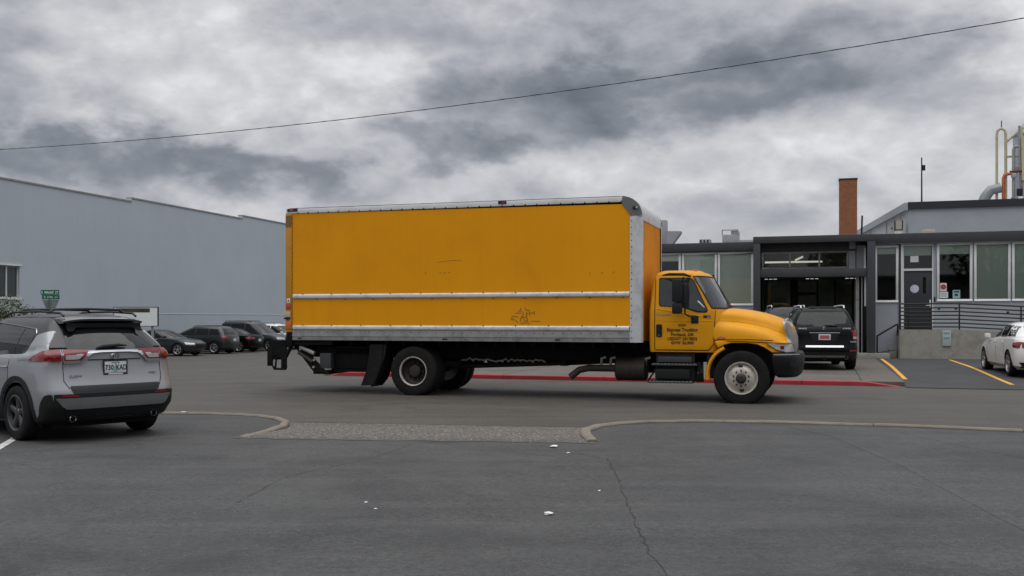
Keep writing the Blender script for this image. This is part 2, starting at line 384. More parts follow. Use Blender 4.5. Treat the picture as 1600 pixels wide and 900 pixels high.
KL = [(-53, 31), (-12, 17.95), (-5.53, 15.95), (-4.86, 15.86), (-4.35, 15.72), (-3.95, 15.5), (-3.58, 15.1), (-3.33, 14.6), (-3.26, 14.1), (-3.33, 13.5), (-3.5, 12.8)]
KR = [(1.0, 12.3), (.97, 13.0), (1.0, 13.5), (1.2, 13.98), (1.55, 14.35), (2.1, 14.6), (2.85, 14.68), (4.2, 14.42), (5.46, 14.05), (6.91, 13.42), (12, 11.3), (45, -2)]
LOT = KL+KR+[(45, -40), (-53, -40)]
LZ = .06
def flat(name, poly, z, m, par=None):
    vs = [Vector((x, y)) for x, y in poly]; n = len(vs)
    r = delaunay_2d_cdt(vs, [], [list(range(n))], 1, 1e-6)
    return MB().add([(v.x, v.y, z) for v in r[0]], r[2]).build(name, m, par, smooth=0)
lot = struct(flat('parking_lot', LOT, LZ, MATS['lot asphalt']))
# driveway strip of exposed aggregate, ramping from the street up to the lot
a0, a1, b0, b1 = Vector((-3.5, 15.2)), Vector((1.3, 14.42)), Vector((-3.56, 12.70)), Vector((1.02, 12.18))
rows = []
for j in range(9):
    t = j/8; row = []
    for i in range(25):
        s_ = i/24; p = (a0.lerp(a1, s_)).lerp(b0.lerp(b1, s_), t); p.y += (random.uniform(-.06, .06) if j == 8 else 0); row.append((p.x, p.y, .005+.059*sm(t*1.1)))
    rows.append(row)
drive = struct(MB().grid(rows).build('driveway_apron', MATS['exposed aggregate'], smooth=60))
peb = MB()
for k in range(1500):
    s_, t = random.random(), random.random()**.8
    p = (a0.lerp(a1, s_)).lerp(b0.lerp(b1, s_), t*.97+.01); r = random.uniform(.005, .011); z = .005+.059*sm((t*.97+.01)*1.1)
    an = random.random()*PI; M = Matrix.Translation((p.x, p.y, z)) @ Matrix.Rotation(an, 4, 'Z')
    peb.add([M @ Vector(c) for c in ((-r, -r*.7, 0), (r, -r*.8, 0), (r*.9, r*.7, 0), (-r*.8, r*.8, 0), (0, 0, r*.8))], [(0, 1, 4), (1, 2, 4), (2, 3, 4), (3, 0, 4)])
pebm = pm('pebbles', (.24, .21, .18), .8, 0, .5, 25)
stuff(peb.build('gravel', pebm, smooth=0))
# dark joint between strip and street
jt = MB(); pts = []
for i in range(40):
    s_ = i/39; p = a0.lerp(a1, s_); pts.append((p.x, p.y+.02*math.sin(i*1.7)+random.uniform(-.015, .015)))
for i in range(39):
    w0, w1 = .025+.02*random.random(), .025+.02*random.random()
    (x0, y0), (x1, y1) = pts[i], pts[i+1]
    jt.add([(x0, y0, .0095), (x1, y1, .0095), (x1, y1+.035, .0095), (x0, y0+.035, .0095)], [(0, 1, 2, 3)])
struct(jt.build('joint', pm('tar', (.025, .024, .023), .8, 0, .2, 9), smooth=0)).parent = drive

def resample(pts, step):
    out = [Vector(pts[0])]; acc = 0
    for a, b in zip(pts, pts[1:]):
        a, b = Vector(a), Vector(b); L = (b-a).length; n = max(1, round(L/step))
        for i in range(1, n+1): out.append(a.lerp(b, i/n))
    return out
def kerb(name, pts, w, ztop, zbot, m, seglen, taper0=0, taper1=0, side=0, zend=None):
    zend = zbot+.05 if zend is None else zend
    root = bpy.data.objects.new(name, None); COL.objects.link(root); struct(root)
    p = resample(pts, .3); n = len(p); nr = []
    for i in range(n):
        t = (p[min(i+1, n-1)]-p[max(i-1, 0)]).normalized(); nr.append(Vector((-t.y, t.x)))
    cum = [0]
    for i in range(1, n): cum.append(cum[-1]+(p[i]-p[i-1]).length)
    i = 0
    while i < n-1:
        j = i
        while j < n-1 and cum[j]-cum[i] < seglen: j += 1
        rows = []
        for k in range(i, j+1):
            zt = ztop
            if taper0 and cum[k] < taper0: zt = zend+(ztop-zend)*cum[k]/taper0
            if taper1 and cum[-1]-cum[k] < taper1: zt = zend+(ztop-zend)*(cum[-1]-cum[k])/taper1
            zt += random.uniform(-.004, .004)
            c = p[k]; t = (p[min(k+1, n-1)]-p[max(k-1, 0)]).normalized()
            if k == i: c = c+t*.006
            if k == j: c = c-t*.006
            o0, o1 = (-w/2, w/2) if side == 0 else ((0, w) if side > 0 else (-w, 0))
            A = c+nr[k]*o0; B = c+nr[k]*o1; r_ = .02; u_ = (B-A).normalized()
            C1 = A+u_*r_; C2 = B-u_*r_
            rows.append([(A.x, A.y, zbot), (A.x, A.y, zt-r_), (C1.x, C1.y, zt), (C2.x, C2.y, zt), (B.x, B.y, zt-r_), (B.x, B.y, zbot)])
        b = MB().grid(rows)
        b.f.append(tuple(range(6))); b.f.append(tuple(len(rows)*6-6+x for x in range(5, -1, -1)))
        b.build('kerb_stone', m, root, smooth=0); i = j
    return root
kerb('kerb', KL[1:], .115, .092, -.25, kerbm, 1.6, taper1=1.5, zend=.068)
kerb('kerb', KR[:-1], .14, .098, -.15, kerbm, 1.8)
K0 = Vector((6.33, 23.95, 0))
def KW(u, q_, z=0): p = K0+SV*u+PV*q_; return (p.x, p.y, z)
kerb('red_kerb', [KW(-12.2, 0)[:2], KW(-6, 0)[:2], KW(3.35, 0)[:2]], .16, .115, -.12, redk, 2.4, taper0=.6, taper1=1.3, side=1)
ap = [KW(u, q_)[:2] for u, q_ in ((-12.2, .15), (2.95, .15), (2.95, 16.5), (-13.6, 16.5), (-12.8, 5))]
n_ = len(ap)
struct(MB().add([(x, y, .105) for x, y in ap]+[(x, y, -.6) for x, y in ap], [tuple(range(n_))]+[(i, n_+i, n_+(i+1) % n_, (i+1) % n_) for i in range(n_)]).build('concrete_forecourt', MATS['apron concrete'], smooth=0))
# joints in the forecourt slab
fj = MB()
for u in (-10, -7, -4, -1, 2): 
    p = [KW(u-.012, .4, .109), KW(u+.012, .4, .109), KW(u+.012, 14.4, .109), KW(u-.012, 14.4, .109)]; fj.add(p, [(0, 1, 2, 3)])
for q_ in (4, 8, 12): 
    p = [KW(-12, q_, .1095), KW(2.9, q_, .1095), KW(2.9, q_+.022, .1095), KW(-12, q_+.022, .1095)]; fj.add(p, [(0, 1, 2, 3)])
struct(fj.build('slab_joint', MATS['tar'], smooth=0))
def bayz(q_): return .012+.094*sm((q_-.5)/9)
g = [[KW(2.96+(34-2.96)*i/16, -.35+16.7*j/30, bayz(-.35+16.7*j/30)) for i in range(17)] for j in range(31)]
struct(MB().grid(g).build('parking_bay', MATS['bay asphalt'], smooth=60))
def ribbon(name, m, u, q0, q1, w, par=None):
    n = 24; rows = []
    for j in range(n+1):
        q_ = q0+(q1-q0)*j/n; rows.append([KW(u-w/2, q_, bayz(q_)+.005), KW(u+w/2, q_, bayz(q_)+.005)])
    return struct(MB().grid(rows).build(name, m, par, smooth=0))
ribbon('yellow_line', yline, 3.14, 2.6, 13.9, .11); ribbon('yellow_line', yline, 5.42, 1.3, 13.8, .11); ribbon('yellow_line', yline, 8.1, 1.3, 13.8, .11)
def strip2(name, pts, w, z, m, par=None, jitter=0):
    p = [Vector(x) for x in pts]; rows = []
    for i in range(len(p)):
        t = (p[min(i+1, len(p)-1)]-p[max(i-1, 0)]).normalized(); nr = Vector((-t.y, t.x))*w/2*(1+random.uniform(-jitter, jitter))
        A, B = p[i]-nr, p[i]+nr; rows.append([(A.x, A.y, z), (B.x, B.y, z)])
    return MB().grid(rows).build(name, m, par, smooth=0)
struct(strip2('white_line', [(-6.75, 13.7), (-6.34, 12.63), (-5.95, 11.3), (-5.1, 8.6)], .10, LZ+.004, wline))
def crack(pts, w):
    out = []
    for a, b in zip(pts, pts[1:]):
        a, b = Vector(a), Vector(b); n = max(2, int((b-a).length/.07))
        for i in range(n): out.append(a.lerp(b, i/n)+Vector((random.uniform(-1, 1), random.uniform(-1, 1)))*.016)
    o = strip2('crack', out, w, LZ+.003, MATS['tar'], lot, .75); struct(o)
struct(strip2('crack_seal', [(3.95, 14.0), (4.2, 13.0), (4.1, 10.4), (3.8, 7.5), (3.7, 5)], .11, LZ+.002, asphalt('worn seal', (.050, .051, .051), (.080, .080, .079), .2) or MATS['worn seal'], lot, .5))
crack([(1.05, 10.9), (1.02, 9.7), (1.0, 9.1), (.95, 8.15), (.92, 7.17), (.90, 6.58), (.92, 6.0), (.96, 4.5)], .008)
crack([(.97, 10.9), (.5, 11.7), (.2, 12.2)], .006)
crack([(-1.2, 12.3), (-1.5, 11.0), (-2.2, 9.6), (-2.3, 8.2)], .005)
crack([(5.2, 13.3), (5.5, 11.4), (6.0, 9.2), (6.1, 7.0)], .006)
grit = MB(); rg = random.Random(5)
for k in range(2600):
    d = 4.6+8.2*rg.random()**1.3; x = rg.uniform(-.54, .54)*d; r = rg.uniform(.0025, .006)*(1.5 if rg.random() < .06 else 1)
    if d > 12.0: continue
    an = rg.random()*6; c_, s_ = math.cos(an)*r, math.sin(an)*r
    grit.add([(x+c_, d+s_, LZ), (x-s_, d+c_, LZ), (x-c_, d-s_, LZ), (x+s_, d-c_, LZ), (x, d, LZ+r*.9)], [(0, 1, 4), (1, 2, 4), (2, 3, 4), (3, 0, 4)])
stuff(grit.build('grit', pm('grit', (.15, .145, .14), .9, 0, .7, 60), smooth=0))
# paper litter
def crumple(x, y, r, lab, flatn=.35):
    bm = bmesh.new(); bmesh.ops.create_icosphere(bm, subdivisions=2, radius=r)
    rr = random.Random(int(x*1000)+int(y*100))
    for v in bm.verts:
        k = 1+rr.uniform(-.35, .3); v.co = Vector((v.co.x*1.35*k, v.co.y*k, max(-.25*r, v.co.z*flatn*k)))
    me = bpy.data.meshes.new('litter'); bm.to_mesh(me); bm.free(); me.materials.append(litm)
    o = bpy.data.objects.new('paper_scrap', me); COL.objects.link(o); o.location = (x, y, LZ+.26*r); o.rotation_euler = (0, 0, rr.random()*3)
    return tag(o, lab, 'litter')
crumple(.29, 7.78, .034, 'largest crumpled white paper scrap on the dark lot in front')
crumple(.50, 11.85, .05, 'flat white scrap just below the gravel strip near right kerb', .15)
crumple(.64, 11.31, .018, 'tiny white scrap right of the flat scrap below the gravel strip')
crumple(.78, 8.84, .012, 'tiny pale crumb beside the crack in the lot')
crumple(-1.22, 8.29, .012, 'tiny white crumb on the lot left of centre, farther of two')
crumple(-1.10, 8.01, .010, 'tiny white crumb on the lot left of centre, nearer of two')
crumple(-5.35, 16.15, .05, 'small white scrap at the kerb behind the silver car', .15)

# ------------------------------------------------------------------ warehouse on the left
WA = R(15); wo_ = Vector((-25.0, 48.42, 0))
wh = thing('warehouse', 'long grey painted warehouse wall with stepped roofline behind the parked cars', 'warehouse', wo_, PI/2-WA)
# local frame: x runs along the wall away from the camera, +y into the building
segs = [(-30, 10.2, 8.42), (10.2, 22.7, 8.62), (22.7, 70, 8.84)]
ZB = -.7
def wall_holes(par, x0, x1, z0, z1, holes, y0, y1, m, name='wall'):
    """a wall of boxes round its openings; holes sorted by x: (hx0, hx1, hz0, hz1)"""
    b = MB(); x = x0
    for hx0, hx1, hz0, hz1 in holes:
        if hx0 > x+.001: b.box(x, hx0, y0, y1, z0, z1)
        b.box(hx0, hx1, y0, y1, z0, hz0); b.box(hx0, hx1, y0, y1, hz1, z1); x = hx1
    if x1 > x+.001: b.box(x, x1, y0, y1, z0, z1)
    return b.build(name, m, par, smooth=0, merge=.0005)
for k, (x0, x1, ht) in enumerate(segs):
    x1 = min(x1, 62)
    wall_holes(wh, x0, x1, ZB, ht, [(-3.2, 1.3, 2.6, 4.2)] if k == 0 else [], 0, .3, wallg)
    BX('parapet_cap', alud, wh, x0, x1-.003, -.05, .36, ht+.002, ht+.08)
BX('end_wall', wallg, wh, 61.7, 62, .303, 40, ZB, 8.75); BX('end_wall', wallg, wh, -30, -29.7, .303, 40, ZB, 8.35)
BX('roof', alud, wh, -29.69, 61.69, .31, 40, 8.0, 8.2)
BX('flashing', wht, wh, 12, 30, -.02, -.002, 1.855, 1.885); BX('flashing', alud, wh, 30, 61, -.015, -.002, 1.855, 1.88)
w = BX('window', alud, wh, -3.2, 1.3, .10, .16, 4.14, 4.2)
for nm, a in (('frame', (-3.2, 1.3, .10, .16, 2.6, 2.66)), ('frame', (1.24, 1.3, .10, .16, 2.66, 4.14)), ('frame', (-3.2, -3.14, .10, .16, 2.66, 4.14)), ('mullion', (.48, .56, .08, .16, 2.66, 4.14)), ('mullion', (-1.3, -1.22, .08, .16, 2.66, 4.14))):
    BX(nm, alu, w, *a)
BX('sill', wht, w, -3.3, 1.4, -.06, .12, 2.52, 2.597); BX('lintel', wht, w, -3.3, 1.42, -.05, .05, 4.203, 4.27)
pg = pm('dark green glass', (.03, .045, .042), .06, 0, .1, .6, ior=1.5)
BX('pane', pg, w, -3.14, -1.3, .125, .14, 2.66, 4.14); BX('pane', pg, w, -1.22, .48, .125, .14, 2.66, 4.14); BX('pane', pg, w, .56, 1.24, .125, .14, 2.66, 4.14)

# billboard in front of the warehouse
bb = thing('sign_board', 'white board sign with dark photo strip along its top, behind the silver car', 'sign', (-18.5, 48.8, -.4), R(-4))
BX('board', signw, bb, -1.1, 1.1, -.03, .03, 1.62, 2.52)
b = MB(); b.box(-1.13, 1.14, -.04, .04, 2.522, 2.55); b.box(-1.13, 1.14, -.04, .04, 1.59, 1.618); b.box(1.102, 1.14, -.04, .04, 1.618, 2.522); b.box(-1.13, -1.102, -.04, .04, 1.618, 2.522)
b.build('frame', plas, bb, smooth=0)
BX('printed_strip', pm('dark photo print', (.05, .04, .03), .5, 0, .9, 1.6), bb, -1.0, .72, -.036, -.031, 2.28, 2.48)
for x in (-.8, .8): BX('post', galv, bb, x-.05, x+.05, .042, .14, 0, 2.4)

# street name sign
ss = thing('street_sign', 'green street name blades over a stop sign on one pole', 'street sign', (-18.45, 39.6, -.35), R(8))
MB().cyl((0, 0, 0), (0, 0, 3.06), .03, n=10).build('pole', galv, ss)
b1 = BX('name_blade', green, ss, -.34, .38, -.012, .012, 2.88, 3.07)
b1.rotation_euler = (0, 0, R(-6)); b1.location = (0, -.05, 0)
t = text('E  MALKE  ST', .125, signw, b1, 'lettering', (.02, -.0135, 2.93), (PI/2, 0, 0), sx=.88, bold=.02); stuff(t)
b2 = BX('name_blade', green, ss, -.34, .34, -.012, .012, 2.70, 2.872); b2.rotation_euler = (0, 0, R(40)); b2.location = (.05, -.045, 0)
stuff(text('E  11TH  AV', .11, signw, b2, 'lettering', (0, -.0135, 2.745), (PI/2, 0, 0), sx=.88, bold=.02))
# two yield-shaped plates seen from behind, back to back at an angle
for a, x in ((R(-50), -.05), (R(48), .05)):
    o = MB().prism([(-.36, 2.68), (.36, 2.68), (.05, 2.04), (-.05, 2.04)], 'y', -.006, .006).build('yield_plate', signb, ss, smooth=0)
    o.rotation_euler = (0, 0, a); o.location = (x, -.05, 0)

# shrub by the warehouse window
def leafball(parent, name, n, c, r, sz, mat_, rnd, sq=1.0):
    b = MB()
    for k in range(n):
        while True:
            d = Vector((rnd.uniform(-1, 1), rnd.uniform(-1, 1), rnd.uniform(-1, 1)))
            if .3 < d.length < 1: break
        lump = 1+.22*math.sin(d.x*5+1)*math.cos(d.y*4+d.z*6)
        p = Vector(c)+Vector((d.x*r[0], d.y*r[1], d.z*r[2]))*lump
        s = sz*rnd.uniform(.6, 1.4)
        M = Matrix.Translation(p) @ Matrix.Rotation(rnd.uniform(0, 6.3), 4, 'Z') @ Matrix.Rotation(rnd.uniform(-1.1, 1.1), 4, 'X')
        b.add([M @ Vector(q_) for q_ in ((0, 0, 0), (s*.35, s*.5, s*.1), (0, s*1.1, 0), (-s*.35, s*.5, s*.1))], [(0, 1, 2), (0, 2, 3)])
    return stuff(b.build(name, mat_, parent, smooth=0))
rb = random.Random(3)
sh = thing('shrub', 'olive green leafy shrub under the warehouse window at far left', 'shrub', (-20.35, 39.2, -.4))
tb = MB()
for k in range(9):
    a = rb.uniform(0, 6.3); e = rb.uniform(.6, 1.5)
    tb.tube([(0, 0, 0), (math.cos(a)*e*.4, math.sin(a)*e*.4, 1.0), (math.cos(a)*e, math.sin(a)*e, 1.9)], [.05, .035, .012], 6)
tb.build('trunk', bark, sh)
leafball(sh, 'crown', 6000, (0, 0, 1.72), (1.35, 1.2, 1.05), .075, leafm, rb)
leafball(sh, 'young_leaves', 2200, (0, 0, 1.85), (1.4, 1.25, 1.0), .07, leafb, rb)
leafball(sh, 'side_leaves', 600, (1.35, .2, 1.75), (.6, .5, .6), .065, leafm, rb)

# overhead wire
wp = []
A, Bp = Vector((-20.6, 40, 8.4)), Vector((12.9, 25, 9.16))
for i in range(-16, 57):
    t = i/40; p = A.lerp(Bp, t); p.z -= .47*4*t*(1-t); wp.append(p)
wire = MB(); wire.tube(wp, .011, 6)
tw = [p+Vector((0, math.cos(k*1.3)*.012, math.sin(k*1.3)*.012)) for k, p in enumerate(resample(wp, .25))]
wire.tube(tw, .006, 5)
tag(wire.build('overhead_wire', pm('wire', (.02, .02, .022), .6, 0, 0)), 'thin black cable sagging across the cloudy sky above the truck', 'wire')
# ------------------------------------------------------------------ office building on the right
Bo = Vector((14.64, 36.6, 0))
ob = thing('office_building', 'low grey office building with charcoal fascia, white framed windows and dark entrance porch', 'building', Bo, -TH)
def LW(u, v, z=0): p = Bo+SV*u+PV*v; return (p.x, p.y, z)
V = 1.5
def window(x0, x1, z0, z1, blind=1.0, fw=.09, v=V, frame=wht, bm_=None, mull=()):
    """white framed window; blind = share of the pane covered from the top"""
    b = MB(); b.box(x0, x1, v-.06, v+.1, z1-fw, z1); b.box(x0, x1, v-.06, v+.1, z0, z0+fw)
    b.box(x0, x0+fw, v-.06, v+.1, z0+fw, z1-fw); b.box(x1-fw, x1, v-.06, v+.1, z0+fw, z1-fw)
    f = b.build('window', frame, ob, bevel=.008, smooth=30, merge=.0005, seg=1)
    for mx in mull: BX('mullion', frame, f, mx-.03, mx+.03, v-.05, v+.09, z0+fw+.001, z1-fw-.001)
    BX('pane', MATS['window glass'], f, x0+fw, x1-fw, v+.02, v+.03, z0+fw, z1-fw)
    if blind:
        zb = z1-fw-(z1-z0-2*fw)*blind; rows = []
        for k in range(25):
            x = x0+fw+.002+(x1-x0-2*fw-.004)*k/24; rows.append([(x, v+.065+.002*math.sin(k*1.3), zb), (x, v+.065+.002*math.sin(k*1.3+.4), z1-fw-.001)])
        MB().grid(rows).build('blind', bm_ or blindm, f, smooth=60)
    return f
# left wing: from far left up to the porch
lw = [(-20.2, -18.7), (-18.6, -17.1), (-16.9, -15.4), (-15.3, -13.8), (-13.6, -12.1), (-12.0, -10.5), (-10.1, -8.57), (-8.52, -7.12), (-7.08, -5.68)]
ZS, ZT = 2.10, 4.26
wall_holes(ob, -22, -5.62, .02, 4.30, [(a, b_, ZS, ZT) for a, b_ in lw], V, V+.25, wallo)
for k, (a, b_) in enumerate(lw): window(a, b_, ZS, ZT, {6: .12, 7: .42, 8: 1.0}.get(k, .6 if k % 2 else 1.0), bm_=pm('pale blind', (.86, .92, .86), .85, 0, .03, 5))
BX('fascia', fas, ob, -22.1, -5.6, V-.22, V+.3, 4.30, 4.64, .01)
# right wing
rw = [(-1.12, -.26, 2.20, 4.40), (1.10, 2.34, 2.23, 4.44), (2.39, 3.64, 2.23, 4.44), (3.68, 4.93, 2.23, 4.44), (4.98, 6.23, 2.23, 4.44), (6.3, 7.5, 2.23, 4.44), (7.6, 8.8, 2.23, 4.44), (8.9, 10.1, 2.23, 4.44)]
holes = [rw[0], (-.10, .98, 1.0, 4.42)]+rw[1:]
wall_holes(ob, -1.40, 14, .02, 4.46, holes, V, V+.25, wallo)
for k, r_ in enumerate(rw): window(*r_, blind={0: .12, 1: .16}.get(k, 1.0))
BX('fascia', fas, ob, -1.13, 14.1, V-.25, V+.3, 4.46, 4.83, .01)
BX('trim', fas, ob, -.245, -.175, V-.05, V-.002, 1.2, 4.42); BX('trim', wht, ob, -.17, -.103, V-.07, V-.002, 1.2, 4.43)
BX('soffit', wallo, ob, -1.13, 14.1, V-.22, V-.003, 4.44, 4.458)
# interior: dark rooms behind the glass
b = MB(); b.box(-22, 14, 6.0, 6.1, .1, 4.4); b.box(-22, 14, V+.26, 6.0, .0, .1); b.box(-22, 14, V+.26, 6.0, 4.31, 4.4); b.box(-22, -21.9, V+.26, 6, .1, 4.3); b.box(13.9, 14, V+.26, 6, .1, 4.3)
b.box(-5.75, -5.6, V+.26, 6, .1, 4.3); b.box(-1.55, -1.4, V+.26, 6, .1, 4.3)
b.build('room', darkd, ob, smooth=0)
BX('roof', pm('roof felt', (.14, .14, .14), .9, 0, .2, 1), ob, -22, 14, V+.3, 22, 4.42, 4.60)
BX('end_wall', wallo, ob, -22, -21.75, V+.26, 22, .0, 4.41); BX('back_wall', wallo, ob, -21.7, 14, 21.75, 22, 0, 4.41); BX('end_wall', wallo, ob, 13.75, 14, V+.26, 21.7, 0, 4.41)
# service door with transom
d = BX('door', pm('charcoal door', (.028, .031, .036), .45, 0, .06, 2), ob, -.06, .94, V+.03, V+.08, 1.19, 3.40, .006)
BX('vision_panel', MATS['window glass'], d, .62, .72, V+.02, V+.029, 2.55, 3.16); BX('vision_backing', darkd, d, .615, .725, V+.0295, V+.0299, 2.54, 3.17)
MB().cyl((.32, V+.028, 2.72), (.32, V+.022, 2.72), .155, n=28).build('round_sticker', pm('round sticker', (.55, .58, .66), .5, 0, .25, 14), d)
b = MB(); b.box(.84, .90, V+.005, V+.03, 2.0, 2.3); b.build('lock_plate', alu, d, bevel=.005)
b = MB(); b.tube([(.87, V+.02, 2.08), (.87, V-.04, 2.08), (.72, V-.045, 2.08)], .016, 8); b.build('handle', alu, d)
fr_ = MB(); fr_.box(-.10, -.062, V+.0, V+.12, 1.19, 4.42); fr_.box(.942, .98, V+.0, V+.12, 1.19, 4.42); fr_.box(-.062, .942, V-.02, V+.12, 3.41, 3.49); fr_.box(-.062, .942, V+.0, V+.12, 4.36, 4.42)
fr_.build('door_frame', wht, ob, smooth=0)
tr_ = BX('transom', fas, ob, -.062, .942, V+.03, V+.07, 3.49, 3.55)
BX('pane', MATS['window glass'], tr_, -.062, .942, V+.05, V+.06, 3.55, 4.36); BX('blind', blindm, tr_, -.04, .92, V+.2, V+.21, 4.0, 4.36); BX('notice', paper, tr_, .17, .46, V+.035, V+.045, 3.74, 3.98)
# notices in the first window right of the door
wn1 = [o for o in ob.children if o.name.startswith('window')][len(lw)+1]
nt = BX('notice', paper, wn1, 1.22, 1.45, V+.005, V+.015, 2.62, 2.93); MB().cyl((1.335, V+.0049, 2.78), (1.335, V+.001, 2.78), .1, n=20).build('red_disc', pred, nt)
nt = BX('notice', paper, wn1, 1.21, 1.50, V+.004, V+.014, 2.36, 2.595)
b = MB(); [b.box(1.24, 1.46, V+.001, V+.0035, z, z+.02) for z in (2.42, 2.47, 2.52)]; b.build('print', inkg, nt, smooth=0)
nt = BX('notice', pteal, wn1, 1.66, 1.92, V+.004, V+.014, 2.34, 2.66); b = MB(); b.box(1.69, 1.89, V+.001, V+.0035, 2.57, 2.62); b.box(1.73, 1.84, V+.001, V+.0035, 2.44, 2.52); b.build('print', ink, nt, smooth=0)
BX('intercom', plas, ob, 1.0, 1.05, V-.03, V-.002, 2.22, 2.4)

# porch
for x0, x1 in ((-5.59, -5.33), (-1.44, -1.15)):
    z0 = .3 if x0 > -3 else .12
    BX('porch_post', fas, ob, x0, x1, .05, .31, z0, 4.48, .01)
BX('porch_beam', fas, ob, -5.60, -1.14, .04, .32, 4.482, 4.74, .012)
BX('porch_roof', fas, ob, -5.58, -1.16, .33, 4, 4.60, 4.73)
BX('porch_beam', fas, ob, -5.60, -5.36, .33, V-.23, 4.40, 4.598); BX('porch_beam', fas, ob, -1.40, -1.15, .33, V-.26, 4.40, 4.598)
BX('inner_fascia', fas, ob, -5.34, -1.80, 1.0, 1.12, 4.19, 4.595)
BX('lintel', fas, ob, -5.33, -1.445, .10, 1.1, 3.17, 3.47, .01)
BX('soffit', darkd, ob, -5.33, -1.5, 1.103, 3.4, 3.19, 3.25)
BX('pier', wallo, ob, -2.08, -1.83, 1.02, 1.3, 3.472, 4.188); BX('pier', wallp, ob, -1.80, -1.46, 1.15, 1.25, 3.472, 4.40); BX('pier', wht, ob, -1.52, -1.46, 1.0, 1.148, 3.472, 4.3)
f = window(-5.33, -2.09, 3.52, 4.19, 0, .07, 1.05, alud, None, (-4.26, -3.16))
BX('lit_tube', lampon, f, -5.25, -3.05, 1.75, 1.80, 3.80, 3.87); o = BX('lit_tube', lampon, f, -.2, .2, -.02, .02, -.035, .035); o.location = (-3.95, 2.6, 4.02); o.rotation_euler = (0, R(-22), R(40))
BX('ceiling_panel', pm('brown ceiling', (.14, .11, .08), .8, 0, .2, 2), f, -5.3, -2.1, 2.9, 3.0, 3.3, 4.5)
BX('camera_box', pm('grey enclosure', (.3, .31, .32), .5, 0, .05, 3), ob, -2.06, -1.83, .84, .998, 4.26, 4.56, .01)
# porch side wall on the right and its downpipe
BX('side_wall', wallp, ob, -1.82, -1.74, .5, 3.35, .11, 3.168); BX('side_wall_trim', alud, ob, -1.84, -1.72, .40, .497, .11, 3.168)
MB().tube([(-1.50, .36, 3.16), (-1.50, .36, 2.05)], .035, 10).build('conduit', wht, ob); MB().tube([(-1.50, .36, 2.045), (-1.50, .36, .95), (-1.48, .38, .88), (-1.38, .40, .84)], .03, 10).build('conduit', plas, ob)
MB().tube([(-1.62, .45, 3.16), (-1.62, .45, .3)], .025, 8).build('conduit', galv, ob)
# entrance glazing
eg = MB(); zt = 3.185
for x in (-5.33, -4.31, -4.08, -3.28, -2.6, -1.9): eg.box(x, x+.07, 3.02, 3.12, .115, zt)
eg.box(-4.24, -4.08, 3.025, 3.115, .115, zt); eg.box(-4.01, -3.28, 3.022, 3.118, 2.55, 2.66); eg.box(-5.26, -4.31, 3.022, 3.118, .115, .30)
e_ = eg.build('entrance_frame', frm, ob, smooth=0)
for x0, x1 in ((-5.26, -4.31), (-3.21, -2.6), (-2.53, -1.9)): BX('pane', MATS['window glass'], e_, x0, x1, 3.06, 3.07, .3, zt)
ed = BX('entrance_door', frm, ob, -4.01, -3.28, 3.05, 3.09, .115, .40); BX('pane', MATS['window glass'], ed, -3.96, -3.33, 3.06, 3.07, .4, 2.5); BX('notice', paper, ed, -3.98, -3.62, 3.03, 3.048, 1.75, 2.03); BX('fanlight', MATS['window glass'], ed, -4.01, -3.28, 3.065, 3.075, 2.66, zt)
b = MB(); b.box(-5.6, -1.4, 5.9, 5.98, .1, 3.3); b.build('lobby_wall', pm('lobby wall', (.34, .37, .28), .9, 0, .6, 1.2), ob, smooth=0)
for x in (-4.96, -3.42, -1.98):
    b = MB(); b.box(x-.28, x+.28, .45, .60, 3.12, 3.166)
    l_ = b.build('soffit_lamp', plas, ob, bevel=.01)
    for k in (-1, 0, 1): BX('lamp_lens', lampw, l_, x+k*.17-.06, x+k*.17+.06, .47, .58, 3.105, 3.119)
# porch plinth
BX('plinth', conc, ob, -1.80, -.66, -.12, .45, .09, .29, .012)

# landing with ramp and steps
ld = thing('concrete_landing', 'rough concrete landing wall with steps in front of the charcoal door', 'landing', Bo, -TH)
b = MB(); c_ = .12; pts = [(-.33+c_, 0), (-.33+.03, .04), (-.33, c_), (-.33, V-.06), (14, V-.06), (14, 0), (7, 0), (3.8, 0), (1.7, 0)]
top = lambda x: 1.18 if x < 1.7 else 1.18-(x-1.7)*.05
n = len(pts); vs = [(x, y, -.05) for x, y in pts]+[(x, y, top(x)) for x, y in pts]
b.add(vs, [(i, (i+1) % n, n+(i+1) % n, n+i) for i in range(n)]+[tuple(range(n-1, -1, -1))])
b.add([(x, y, top(x)) for x, y in pts], [(0, 1, 2, 3), (0, 3, 4, 8), (8, 4, 7), (7, 4, 6), (6, 4, 5)])
b.build('wall', conc, ld, smooth=30, merge=.0005)
for k in range(2): BX('step', conc, ld, -.36-.26*(k+1), -.362-.26*k, .75, V-.06, .05, .42-.17*k, .008)
u_ = thing('wall_plate', 'pale teal lettered notice box fixed on the concrete landing wall', 'sign', Bo, -TH)
BX('plate', pm('pale teal plate', (.36, .45, .44), .5, 0, .05, 4), u_, 1.14, 1.43, -.06, -.002, .58, 1.15, .01)
b = MB()
for z in (1.02, .84): 
    for k in range(5): b.box(1.18+k*.042, 1.18+k*.042+.03, -.0625, -.0603, z, z+.055)
b.build('lettering', pm('teal ink', (.13, .20, .20), .6, 0, 0), u_, smooth=0)
